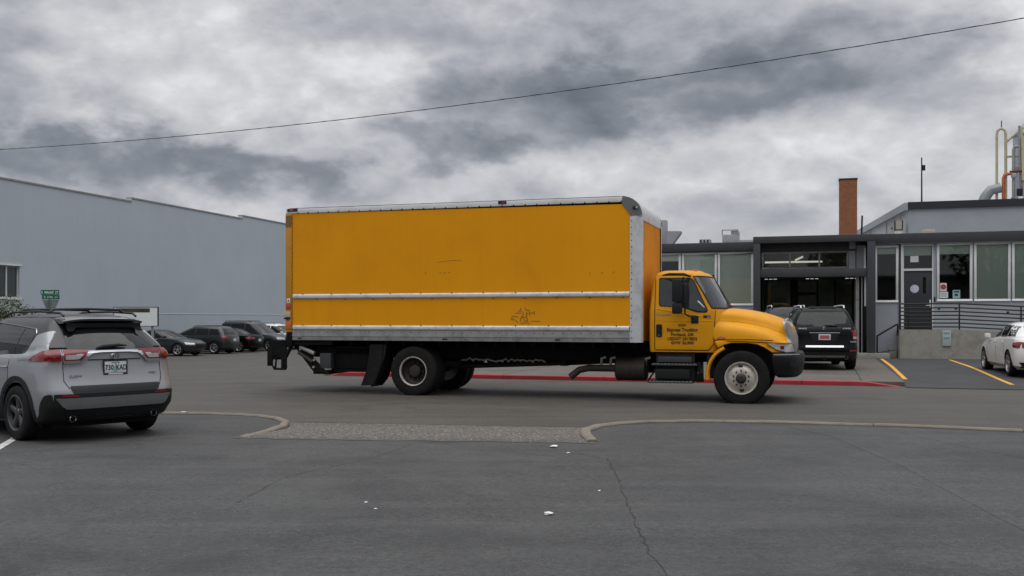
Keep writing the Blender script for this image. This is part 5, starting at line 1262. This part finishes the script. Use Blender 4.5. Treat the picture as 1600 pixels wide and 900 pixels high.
MB().tube([(.55, YB+.0105, 2.74), (.8, YB+.0105, 2.77), (1.1, YB+.0105, 2.78)], .0025, 5).build('scratch', gm_, tk)

# chassis
for y in (-.43, .43): BX('frame_rail', frm, tk, -2.9, 7.25, y-.04, y+.04, .74, 1.0, .006)
for k in range(19): BX('cross_sill', frm, tk, X0+.2+k*.405, X0+.26+k*.405, -1.05, 1.05, 1.02, 1.133)
for y in (-.43, .43): BX('long_sill', frm, tk, X0+.1, 4.7, y-.05, y+.05, 1.001, 1.10)
for y in (-.62, .62): BX('leaf_spring', frm, tk, -.85, .85, y-.045, y+.045, .60, .70, .01)
MB().cyl((0, -.95, .50), (0, .95, .50), .10, n=14).build('rear_axle', frm, tk); MB().lathe([(.001, -.24), (.14, -.22), (.24, -.1), (.26, 0), (.24, .1), (.14, .22), (.001, .24)], (0, 0, .50), 'y', 18).build('differential', frm, tk)
MB().cyl((.2, 0, .55), (3.2, 0, .68), .06, n=12).build('drive_shaft', rust, tk); MB().cyl((3.2, 0, .68), (5.2, 0, .80), .06, n=12).build('drive_shaft', rust, tk)
BX('hanger', frm, tk, 2.95, 3.08, -.45, .45, .62, .80)
b = MB()
for k in range(14):
    x = .80+k*.13; b.tube([(x, -.50, .70+random.uniform(-.02, .03)), (x+.08, -.52, .735+random.uniform(-.03, .03)), (x+.16, -.50, .70+random.uniform(-.02, .03))], .018, 6)
b.build('air_hose', alud, tk)
for x, r_ in ((.75, .13), (1.35, .14)): MB().cyl((x, -.2, .78), (x+.45, -.2, .78), r_, n=14).build('air_tank', frm, tk)
MB().tube([(3.25, -.80, .42), (3.42, -.72, .56), (3.6, -.70, .60), (4.2, -.70, .60)], .07, 12).build('exhaust_pipe', rust, tk)
MB().lathe([(.001, -.32), (.2, -.31), (.24, -.28), (.24, .28), (.2, .31), (.001, .32)], (4.46, -.62, .60), 'x', 22).build('muffler', rust, tk)
for x in (3.86, 4.05, 4.75): MB().tube([(x, -.70, .66), (x+.02, -.74, .80), (x+.1, -.72, .82)], .03, 8).build('clamp', alud, tk)
BX('fuel_tank', frm, tk, 3.9, 5.6, .55, 1.05, .45, .98, .06)
BX('shade_box', frm, tk, .95, 3.75, .72, 1.16, .62, 1.0, .02)  # box added on the far side to block light and darken the road beneath
BX('crossmember', frm, tk, 3.1, 3.2, -.43, .43, .78, .95)
# cab steps with battery box
BX('battery_box', plas, tk, 5.0, 5.75, -.98, -.5, .38, .93, .02)
for k, (z, y, xa, xb) in enumerate(((.72, -1.10, 4.93, 5.80), (.385, -1.16, 4.86, 5.72))):
    s_ = BX('step', pm('step tread', (.06, .062, .062), .6, .2, .2, 14), tk, xa, xb, y, -.70, z-.03, z, .008); b = MB()
    for j in range(12): b.box(xa+.03+j*.07, xa+.07+j*.07, y+.01, y+.20, z, z+.006)
    b.build('tread', alud, s_, smooth=0)
BX('step_riser', pm('step riser', (.05, .052, .054), .5, .2, .15, 8), tk, 5.05, 5.70, -1.06, -1.03, .755, .86, .006); BX('step_riser', plas, tk, 5.0, 5.66, -1.08, -1.05, .44, .62, .006)
MB().tube([(5.06, -1.05, .69), (4.86, -1.10, .38)], .02, 6).build('step_bracket', frm, tk)
for j in range(4): MB().tube([(5.78+.03*j, -.9+.03*j, .75), (5.83+.02*j, -.95, .55), (5.77+.04*j, -.9, .38)], .022, 6).build('hose', plas, tk)
# mud flaps
for y0, y1 in ((-1.2, -.62), (.62, 1.2)):
    rows = [[(x, y, z) for y in (y0, y1)] for x, z in ((-.66, 1.05), (-.68, .8), (-.74, .5), (-.83, .3), (-.95, .16))]
    r = MB().grid(rows); rows2 = [[(x-.32 if False else x-.014, y, z) for y in (y0, y1)] for x, z in ((-.66, 1.05), (-.68, .8), (-.74, .5), (-.83, .3), (-.95, .16))]; r.grid(rows2)
    r.build('mud_flap', rub, tk)
rows = [(-1.19, .18), (-.88, .19), (-.76, .5), (-.63, .82), (-.60, 1.05), (-.98, 1.05), (-1.0, .8), (-1.06, .5)]
MB().prism(rows, 'y', -1.19, -1.165).build('mud_flap', rub, tk, smooth=0)
# tail lift folded under the body
lg = MB().prism([(-3.42, 1.12), (-3.0, 1.12), (-2.98, .80), (-3.03, .70), (-3.30, .70), (-3.38, .80)], 'y', -1.15, -1.12).build('tail_lift', frm, tk, smooth=0)
for a in ((-3.44, -3.30, .56, .98), (-3.10, -2.96, .50, .98)): BX('bracket', frm, lg, a[0], a[1], -1.17, -1.1505, a[2], a[3], .006)
BX('foot', frm, lg, -3.30, -3.10, -1.165, -1.1505, .80, .86); b = MB(); b.tube([(-3.30, -1.16, .56), (-3.27, -1.16, .50), (-2.99, -1.16, .50), (-2.97, -1.16, .56)], .025, 6); b.tube([(-3.24, -1.16, .52), (-3.22, -1.16, .74), (-3.12, -1.16, .76), (-3.05, -1.16, .72), (-3.04, -1.16, .52)], .022, 6); b.build('loop', frm, lg)
BX('platform', frm, lg, -3.40, -3.05, -1.1, 1.1, .98, 1.10, .01)
MB().tube([(-3.04, -1.14, .68), (-2.86, -1.14, 1.0), (-2.72, -1.14, 1.11)], .04, 6).build('strut', frm, lg)
MB().prism([(-2.86, 1.04), (-2.70, 1.06), (-2.10, .50), (-2.05, .42), (-2.32, .42), (-2.40, .50)], 'y', -1.10, -1.06).build('lift_arm', frm, lg, smooth=0)
MB().tube([(-2.66, -1.12, .98), (-2.32, -1.12, .84)], .045, 10).build('cylinder', galv, lg); MB().tube([(-2.70, -1.12, .86), (-2.36, -1.12, .66)], .04, 8).build('cylinder', rust, lg)
for x, z in ((-2.66, .93), (-2.33, .70), (-2.34, .55)): MB().cyl((x, -1.10, z), (x, -1.13, z), .026, n=10).build('bolt', galv, lg)
BX('control_box', pm('dark grey box', (.055, .056, .057), .5, .2, .15, 7), lg, -2.20, -1.94, -1.10, -.8, .52, .85, .008); BX('foot_plate', frm, lg, -2.36, -1.98, -1.1, 1.1, .40, .46, .01)
BX('pump_box', frm, tk, -1.9, -1.05, -.98, -.50, .52, .99, .03); BX('cross_beam', frm, tk, -2.8, -1.0, -.98, .98, .82, 1.0, .01); MB().prism([(-2.0, .82), (-1.0, .82), (-1.0, .62), (-1.2, .45), (-2.0, .45)], 'y', -.95, -.55).build('pump_housing', frm, tk, smooth=0)
BX('rear_sill', frm, tk, X0+.01, -1.85, -1.2, -1.1, 1.03, 1.12)

# truck wheels
def truck_tyre(par, y, s):
    return tyre_mesh(.515, .275, .305, s).build('tyre', rub, par, smooth=40)
def rim_rear(par, s):
    b = MB(); y = .14*s     # deep dish of the outer dual
    b.lathe([(.30, -y*.8), (.298, y*.75), (.306, y*.92), (.300, y*1.0), (.285, y*.96), (.275, y*.7)], (0, 0, 0), 'y', 40)
    o = b.build('rim', rimw, par, smooth=40); MB().lathe([(.275, y*.7), (.255, -y*.1), (.21, -y*.35), (.12, -y*.4), (.001, -y*.4)], (0, 0, 0), 'y', 36).build('disc', rust, par, smooth=40)
    h_ = MB(); h_.lathe([(.13, -y*.38), (.13, y*.3), (.11, y*.45), (.06, y*.5), (.001, y*.5)], (0, 0, 0), 'y', 24); h_.build('hub', hubb, par)
    n_ = MB()
    for k in range(10): a = 2*PI*k/10; n_.cyl((math.cos(a)*.17, -y*.35, math.sin(a)*.17), (math.cos(a)*.17, y*.02, math.sin(a)*.17), .018, n=6)
    stuff(n_.build('lug_nut', rust, par)); return o
for y in (-1.06, -.74, .74, 1.06):
    s = -1 if y < 0 else 1; nd = node('wheel', tk, (0, y, .50)); truck_tyre(nd, y, s)
    if abs(y) > 1: rim_rear(nd, s)
    else: MB().lathe([(.30, -.1), (.28, 0), (.001, 0)], (0, 0, 0), 'y', 30).build('rim', rimw, nd)
for s in (-1, 1):
    nd = node('wheel', tk, (6.63, s*1.05, .475)); truck_tyre(nd, s, s); y = .14*s
    # convex front disc with two hand holes
    b = MB(); b.lathe([(.30, -y*.8), (.298, y*.72), (.308, y*.90), (.302, y*1.0), (.286, y*.97), (.272, y*.74), (.262, y*.60), (.245, y*.66), (.20, y*.98), (.17, y*1.1), (.10, y*1.12), (.001, y*1.12)], (0, 0, 0), 'y', 44); b.build('rim', rimw, nd, smooth=35)
    h_ = MB(); h_.lathe([(.098, y*1.0), (.094, y*1.5), (.075, y*1.62), (.04, y*1.66), (.001, y*1.64)], (0, 0, 0), 'y', 26); h_.build('hub', hubb, nd)
    n_ = MB()
    for k in range(10): a = 2*PI*(k+.5)/10; n_.cyl((math.cos(a)*.145, y*1.0, math.sin(a)*.145), (math.cos(a)*.145, y*1.24, math.sin(a)*.145), .017, n=6)
    n_.build('lug_nut', hubb, nd)
    for a in (PI/2+.05, -PI/2+.05):
        hh = MB(); vs = []
        for i in range(14): t = 2*PI*i/14; vs.append((math.cos(a)*.222+.045*math.cos(t)*abs(math.sin(a)), y*(.835 if True else 0)+ (-.0 if s < 0 else .0), math.sin(a)*.222+.026*math.sin(t)))
        yb = .86*y+s*.012; hh.add([(x, yb+s*(.2-math.hypot(x, z))*.12/.06*.14*.5, z) for x, _, z in vs], [tuple(range(14))]); hh.build('hand_hole', seam, nd, smooth=0)
    # front axle, and near-black boxes filling the wheel well
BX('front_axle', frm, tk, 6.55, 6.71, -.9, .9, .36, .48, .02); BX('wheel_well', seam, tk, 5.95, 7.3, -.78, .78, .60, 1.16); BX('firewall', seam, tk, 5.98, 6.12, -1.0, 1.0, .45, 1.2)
for y in (-.6, .6): BX('leaf_spring', frm, tk, 6.0, 7.3, y-.04, y+.04, .52, .60)

# cab
low = [L(.95, 4.84, 6.30, 1.045, ar=.10, af=.25, taper=0), L(1.05, 4.83, 6.32, 1.06, ar=.10, af=.25, taper=0), L(1.45, 4.83, 6.34, 1.075, ar=.10, af=.28, taper=0), L(1.74, 4.83, 6.36, 1.07, ar=.10, af=.32, taper=0), L(1.80, 4.835, 6.34, 1.06, ar=.10, af=.36, taper=0),
       L(2.10, 4.86, 6.17, 1.01, ar=.11, af=.36, taper=0), L(2.36, 4.89, 6.01, .965, ar=.13, af=.36, taper=0), L(2.43, 4.91, 5.97, .945, ar=.15, af=.36, taper=0), L(2.485, 4.95, 5.90, .90, ar=.17, af=.36, taper=0), L(2.515, 5.02, 5.80, .82, ar=.2, af=.36, taper=0)]
cm_ = mesh_of(loft(low, .035)); cm_.materials.append(yel); cbv = bvh_of([cm_]); cm_.shade_smooth(); cm_.set_sharp_from_angle(angle=R(38))
co_ = bpy.data.objects.new('cab', cm_); COL.objects.link(co_); co_.parent = tk
for v_ in 'RL':
    dr = patch(cbv, v_, [(5.005, 1.0), (6.00, 1.0), (6.10, 1.12), (6.12, 1.70), (6.08, 1.78), (5.74, 2.40), (5.70, 2.43), (5.01, 2.43)], 'door', yel, tk, .010, .02, .05, .03)
    patch(cbv, v_, [(5.065, 2.375), (5.655, 2.375), (5.73, 2.33), (6.01, 1.74), (5.97, 1.70), (5.80, 1.705), (5.52, 1.80), (5.10, 1.82), (5.07, 1.86)], 'window_rubber', plas, dr, .013, .02, .05, .03)
    patch(cbv, v_, [(5.085, 2.355), (5.59, 2.355), (5.59, 1.80), (5.12, 1.84), (5.088, 1.87)], 'window', tglass, dr, .016, .02, .05, .02)
    patch(cbv, v_, [(5.63, 2.355), (5.655, 2.355), (5.71, 2.32), (5.98, 1.755), (5.95, 1.725), (5.82, 1.735), (5.63, 1.79)], 'quarter_window', tglass, dr, .016, .02, .05, .02)
    sg = -1 if v_ == 'R' else 1
    # pressed ledge under the window
    strip(cbv, v_, [(5.03, 1.775), (5.5, 1.70), (6.08, 1.60)], .010, 'door_crease', yel, dr, .008); strip(cbv, v_, [(5.03, 1.555), (6.10, 1.545)], .008, 'door_crease', yel, dr, .008)
    hd = patch(cbv, v_, [(5.025, 1.48), (5.135, 1.48), (5.135, 1.24), (5.025, 1.24)], 'door_handle', plas, dr, .024, .03, .04, .025)
    patch(cbv, v_, [(5.05, 1.45), (5.11, 1.45), (5.11, 1.30), (5.05, 1.30)], 'pull', blk, hd, .032, .02, .04, .01)
    h0 = hit(cbv, v_, 5.08, 1.275); MB().cyl(h0[0]+h0[1]*.02, h0[0]+h0[1]*.034, .014, n=10).build('key_lock', chrome, hd)
    patch(cbv, v_, [(5.03, 1.675), (5.16, 1.672), (5.30, 1.675), (5.30, 1.655), (5.17, 1.648), (5.03, 1.66)], 'emblem', alud, dr, .014, .01, .04, 0)
    patch(cbv, v_, [(5.92, 1.655), (6.06, 1.65), (6.06, 1.60), (5.92, 1.605)], 'badge', pm('badge grey', (.16, .17, .17), .35, .5, .3, 20), dr, .016, .01, .04, 0)
    patch(cbv, v_, [(5.92, 1.652), (5.985, 1.65), (5.985, 1.605), (5.92, 1.607)], 'badge', blk, dr, .018, .01, .04, 0)
    for ln in ([(4.99, 1.0), (4.995, 2.44)], [(5.0, .985), (6.02, .985), (6.115, 1.10), (6.14, 1.75)]): strip(cbv, v_, ln, .007, 'door_gap', seam, tk, .0)
    # mirror head, convex mirror and arms
    mr_ = MB().box(5.36, 5.56, sg*1.30-.05, sg*1.30+.05, 1.90, 2.34).build('mirror', plas, tk, bevel=.03); BX('convex_mirror', plas, mr_, 5.36, 5.55, sg*1.30-.05, sg*1.30+.05, 1.68, 1.885, .035)
    MB().tube([(5.57, sg*1.30, 2.38), (5.60, sg*1.30, 2.2), (5.60, sg*1.30, 1.78), (5.60, sg*1.26, 1.68), (5.65, sg*1.18, 1.64), (5.74, sg*1.10, 1.61)], .016, 8).build('mirror_arm', blk, mr_)
    b = MB(); b.tube([(5.15, sg*1.12, 2.42), (5.30, sg*1.28, 2.43), (5.58, sg*1.30, 2.425), (5.66, sg*1.0, 2.40)], [.012, .028, .028, .02], 8); b.build('mirror_arm', plas, mr_)
    BX('mirror_foot', plas, mr_, 5.69, 5.83, *sorted((sg*1.07, sg*1.11)), 1.50, 1.65, .02)
h0 = hit(cbv, 'R', 5.85, 1.9)
patch(cbv, 'R', [(5.80, 1.92), (5.93, 1.80), (5.95, 1.80), (5.83, 1.93)], 'decal', paper, tk, .018, .01, .05, 0)
# windscreen wraps round the front
scr = []
def cabp(z):       # outline of the cab shell at height z
    zs = [l['z'] for l in low]
    for a, b_ in zip(low, low[1:]):
        if a['z'] <= z <= b_['z']:
            t = (z-a['z'])/(b_['z']-a['z']); return {k: a[k]+(b_[k]-a[k])*t for k in ('xr', 'xf', 'w', 'ar', 'af')}
rows = []
for z in [1.79+(2.40-1.79)*k/8 for k in range(9)]:
    q_ = cabp(z); row = []
    for k in range(25):
        f = -PI/2+.16+(PI-.32)*k/24
        row.append(Vector((q_['xf']-q_['af']+(q_['af']+.012)*max(0, math.cos(f))**(2/2.6), (q_['w']+.010)*math.copysign(abs(math.sin(f))**(2/2.6), math.sin(f)), z)))
    rows.append(row)
ws = MB().grid(rows).build('windscreen', tglass, tk, smooth=60)
b = MB(); edge = rows[0]+[r[-1] for r in rows[1:]]+list(reversed(rows[-1][:-1]))+[r[0] for r in reversed(rows[1:-1])]; b.tube(edge, .014, 6, True); b.build('windscreen_seal', plas, tk)
for y in (-.55, .15): MB().tube([(6.33, y, 1.80), (6.31, y+.1, 1.86), (6.34, y+.45, 1.83)], .012, 6).build('wiper', blk, tk)
BX('seat', pm('grey seat', (.12, .12, .12), .8, 0, .1, 4), tk, 4.95, 5.1, -.8, -.3, 1.2, 2.0)
for y in (-.62, -.3, 0, .3, .62):
    q0 = cbv.ray_cast(Vector((5.68, y, 4)), Vector((0, 0, -1)))[0]; MB().box(5.62, 5.74, y-.045, y+.045, q0.z-.02, q0.z+.014).build('roof_lamp', lamber, tk, bevel=.015)
# door lettering
RT = (PI/2, 0, 0)
def ly(z): h0 = hit(cbv, 'R', 5.55, z); return h0[0].y-.0165
for s_, z, sz, sx in (('NW', 1.445, .062, 1.25), ('Express Trucking', 1.348, .090, .88), ('Portland, OR', 1.262, .076, 1.0), ('USDOT 2417852', 1.180, .078, .98), ('GVW 26,000', 1.105, .074, 1.05)):
    stuff(text(s_, sz, ink, tk, 'lettering', (5.52, ly(z+.02), z), RT, .0008, sx=sx, bold=.03))
patch(cbv, 'R', [(5.69, 1.42), (5.84, 1.42), (5.79, 1.50), (5.75, 1.50)], 'faded_patch', pm('faded yellow patch', (.66, .34, .02), .4, 0, .05, 3), tk, .0108, .01, .05, 0)

# hood: sections from the cowl to the nose; (y, z) half profile, centre to outer edge
SEC = [(6.10, [(0, 1.80), (.40, 1.80), (.72, 1.785), (.90, 1.74), (1.00, 1.66), (1.045, 1.56), (1.06, 1.48), (1.075, 1.36), (1.085, 1.17)]),
       (6.28, [(0, 1.80), (.40, 1.795), (.70, 1.78), (.88, 1.73), (.97, 1.65), (1.02, 1.545), (1.085, 1.465), (1.125, 1.36), (1.135, 1.17)]),
       (6.52, [(0, 1.79), (.40, 1.78), (.68, 1.76), (.84, 1.70), (.92, 1.62), (.975, 1.53), (1.10, 1.465), (1.165, 1.38), (1.175, 1.17)]),
       (6.80, [(0, 1.755), (.38, 1.74), (.64, 1.715), (.79, 1.65), (.87, 1.57), (.945, 1.485), (1.10, 1.43), (1.17, 1.35), (1.185, 1.165)]),
       (7.05, [(0, 1.70), (.36, 1.685), (.60, 1.655), (.75, 1.59), (.83, 1.51), (.92, 1.42), (1.07, 1.365), (1.15, 1.29), (1.165, 1.155)]),
       (7.27, [(0, 1.63), (.34, 1.61), (.56, 1.58), (.70, 1.52), (.79, 1.44), (.88, 1.34), (1.0, 1.27), (1.08, 1.20), (1.11, 1.145)]),
       (7.42, [(0, 1.565), (.32, 1.55), (.52, 1.52), (.65, 1.46), (.74, 1.38), (.82, 1.28), (.91, 1.21), (.99, 1.16), (1.03, 1.135)]),
       (7.53, [(0, 1.47), (.30, 1.46), (.47, 1.43), (.58, 1.38), (.66, 1.31), (.73, 1.22), (.80, 1.17), (.86, 1.14), (.90, 1.125)])]
rows = []
for x, pr in SEC:
    if x > 6.15: pr = [(y*{4: .965, 5: .885, 6: .985}.get(i, 1), z+{5: -.015, 6: .004}.get(i, 0)) for i, (y, z) in enumerate(pr)]
    rows.append([(x, -y, z) for y, z in reversed(pr)]+[(x, y, z) for y, z in pr[1:]])
b = MB().grid(rows); last = rows[-1]
b.grid([last, [(7.555, y*.96, min(z, 1.40) if False else z*.97+.0) for x, y, z in last], [(7.58, y*.9, .96) for x, y, z in last]])
hood = b.build('hood', yel, tk, smooth=60, sub=1)
hme = bpy.data.meshes.new_from_object(hood.evaluated_get(bpy.context.evaluated_depsgraph_get())); hbv = bvh_of([hme])
for s in (-1, 1):
    v_ = 'R' if s < 0 else 'L'
    # rear leg of the fender round the wheel, and lower front panel
    rows = []
    for k in range(19):
        a = R(186)-(R(186)-R(120))*k/18
        o_, i_ = .675, .585+.02*math.sin(k/18*PI)
        def P2(r, yy): return (6.63+r*math.cos(a), s*yy, max(.40, .50+r*math.sin(a)))
        rows.append([P2(i_, 1.0), P2(i_, 1.155), P2(i_+.02, 1.18), P2(o_-.02, 1.165), P2(o_, 1.08)])
    MB().grid(rows).build('fender', yel, tk, smooth=50)
    b = MB().prism([(6.14, 1.168), (7.30, 1.155), (7.54, 1.13), (7.57, .96), (7.18, .96), (7.06, 1.045), (6.92, 1.105), (6.75, 1.135), (6.45, 1.135), (6.32, 1.10), (6.20, 1.04)], 'y', s*.90, s*1.165)
    b.v = [(x, y*(1 if x < 7.0 else 1-.28*((x-7.0)/.57)**1.6), z) for x, y, z in b.v]
    b.build('fender', yel, tk, bevel=.015, smooth=40)
    strip(hbv, v_, [(6.12, 1.195), (6.8, 1.20), (7.2, 1.185)], .006, 'fender_gap', seam, tk, .002)
    strip(hbv, v_, [(6.13, 1.555), (6.5, 1.54), (6.8, 1.50), (7.1, 1.42), (7.35, 1.32)], .006, 'hood_crease', yel, tk, .001)
    patch(hbv, v_, [(7.34, 1.545), (7.40, 1.535), (7.46, 1.44), (7.53, 1.24), (7.53, 1.12), (7.45, 1.14), (7.40, 1.34)], 'headlamp', lclear, tk, .012, .03, .03, .015)
    th_ = MB().prism([(7.10, 1.125), (7.22, 1.14), (7.53, 1.115), (7.575, .97), (7.44, .96), (7.26, 1.02)], 'y', s*.95, s*1.20)
    th_.v = [(x, y*(1-.28*((max(0, x-7.0))/.57)**1.6), z) for x, y, z in th_.v]; tl_ = th_.build('turn_signal', lclear, tk, bevel=.012, smooth=40)
    f_ = lambda x: 1-.28*((max(0, x-7.0))/.57)**1.6
    BX('red_reflector', lred, tl_, 7.33, 7.40, *sorted((s*1.206*f_(7.36), s*1.19*f_(7.36))), 1.02, 1.085, .003)
    patch(hbv, v_, [(6.16, 1.215), (6.20, 1.25), (6.27, 1.26), (6.34, 1.235), (6.32, 1.21)], 'side_lamp', lamber, tk, .014, .02, .03, .01)
rows = []
for z, x, w in ((.95, 7.60, .60), (1.2, 7.585, .60), (1.4, 7.54, .56), (1.52, 7.48, .50), (1.565, 7.43, .45)): rows.append([(x-.16*(abs(k-6)/6)**2.5, w*(k-6)/6, z) for k in range(13)])
g_ = MB().grid(rows).build('grille', alud, tk, smooth=50); 
b = MB(); b.tube([(7.50, -.60, .95), (7.49, -.62, 1.2), (7.43, -.57, 1.45), (7.40, -.46, 1.55), (7.42, 0, 1.575), (7.40, .46, 1.55), (7.43, .57, 1.45), (7.49, .62, 1.2), (7.50, .60, .95)], .03, 8); b.build('surround', alud, g_)
for k in range(0): MB().tube([(7.655-.01*k, y, 1.02+.1*k) for y in (-.5, 0, .5)], .02, 6).build('bar', chrome, g_)
for s in (-1, 1): MB().prism([(7.46, .955), (7.605, .955), (7.60, 1.22), (7.54, 1.42), (7.46, 1.53), (7.40, 1.52), (7.49, 1.25), (7.49, 1.05)], 'y', s*.52, s*.84).build('grille_cheek', alud, tk, bevel=.03, smooth=40)
# bumper
bl = [L(.49, 7.25, 7.64, 1.00, ar=.08, af=.30, taper=0), L(.54, 7.18, 7.70, 1.12, ar=.08, af=.38, taper=0), L(.72, 7.14, 7.74, 1.165, ar=.08, af=.42, taper=0), L(.86, 7.13, 7.75, 1.175, ar=.08, af=.42, taper=0), L(.93, 7.14, 7.73, 1.165, ar=.08, af=.42, taper=0), L(.955, 7.16, 7.70, 1.14, ar=.08, af=.42, taper=0)]
bm_ = mesh_of(loft(bl, 0)); bm_.materials.append(pm('bumper plastic', (.009, .0095, .010), .5, 0, .12, 4, spec=.22)); bbv = bvh_of([bm_]); bm_.shade_smooth(); bm_.set_sharp_from_angle(angle=R(40))
bo_ = bpy.data.objects.new('bumper', bm_); COL.objects.link(bo_); bo_.parent = tk
for v_, s in (('R', -1), ('L', 1)):
    patch(bbv, v_, [(7.50, .80), (7.63, .82), (7.64, .70), (7.59, .66), (7.50, .70)], 'fog_recess', seam, bo_, .006, .02, .03, .02)
    strip(bbv, v_, [(7.16, .915), (7.45, .92), (7.55, .92), (7.66, .92)], .010, 'bumper_trim', alud, bo_, .004)

# ------------------------------------------------------------------ what stands behind the camera (seen in glass and paint)
wk = thing('workshop', 'long low workshop with tall windows across the lot behind the viewer', 'building', (0, -24, 0), PI-TH*.3)
wb_ = [(-30+k*5.2, -28.2+k*5.2, 1.2, 3.6) for k in range(11)]
wall_holes(wk, -34, 34, 0, 5.6, wb_, 0, .3, pm('workshop wall', (.16, .15, .14), .8, 0, .15, .6))
for a_, b_, c_, d_ in wb_:
    f = BX('window', alud, wk, a_, b_, .08, .14, c_, c_+.06); BX('pane', pg, f, a_, b_, .10, .12, c_+.06, d_)
BX('roof', pm('roof felt', (.14, .14, .14), .9), wk, -34.4, 34.4, -.3, 14, 5.602, 5.8)
rt_ = random.Random(11)
for k, (x, y, hh) in enumerate(((-26, -16, 8), (-15, -18, 10), (-4, -17, 9), (9, -19, 11), (20, -16, 9), (30, -14, 8))):
    t_ = thing('tree', ['spreading', 'tall', 'slender', 'broad', 'rounded', 'bushy'][k]+' leafy tree in front of the workshop behind the viewer', 'tree', (x, y, 0), 0, 'trees behind the viewer')
    b = MB(); b.tube([(0, 0, 0), (.1, .05, hh*.3), (.0, .1, hh*.65)], [.22, .16, .06], 8)
    for j in range(6): a_ = j*1.05; b.tube([(.08, .06, hh*(.3+.05*j)), (math.cos(a_)*hh*.14, math.sin(a_)*hh*.14, hh*(.45+.05*j)), (math.cos(a_)*hh*.25, math.sin(a_)*hh*.25, hh*(.58+.05*j))], [.09, .05, .02], 6)
    b.build('trunk', bark, t_)
    leafball(t_, 'crown', 1500, (0, 0, hh*.66), (hh*.33, hh*.33, hh*.34), .5, leafm, rt_)
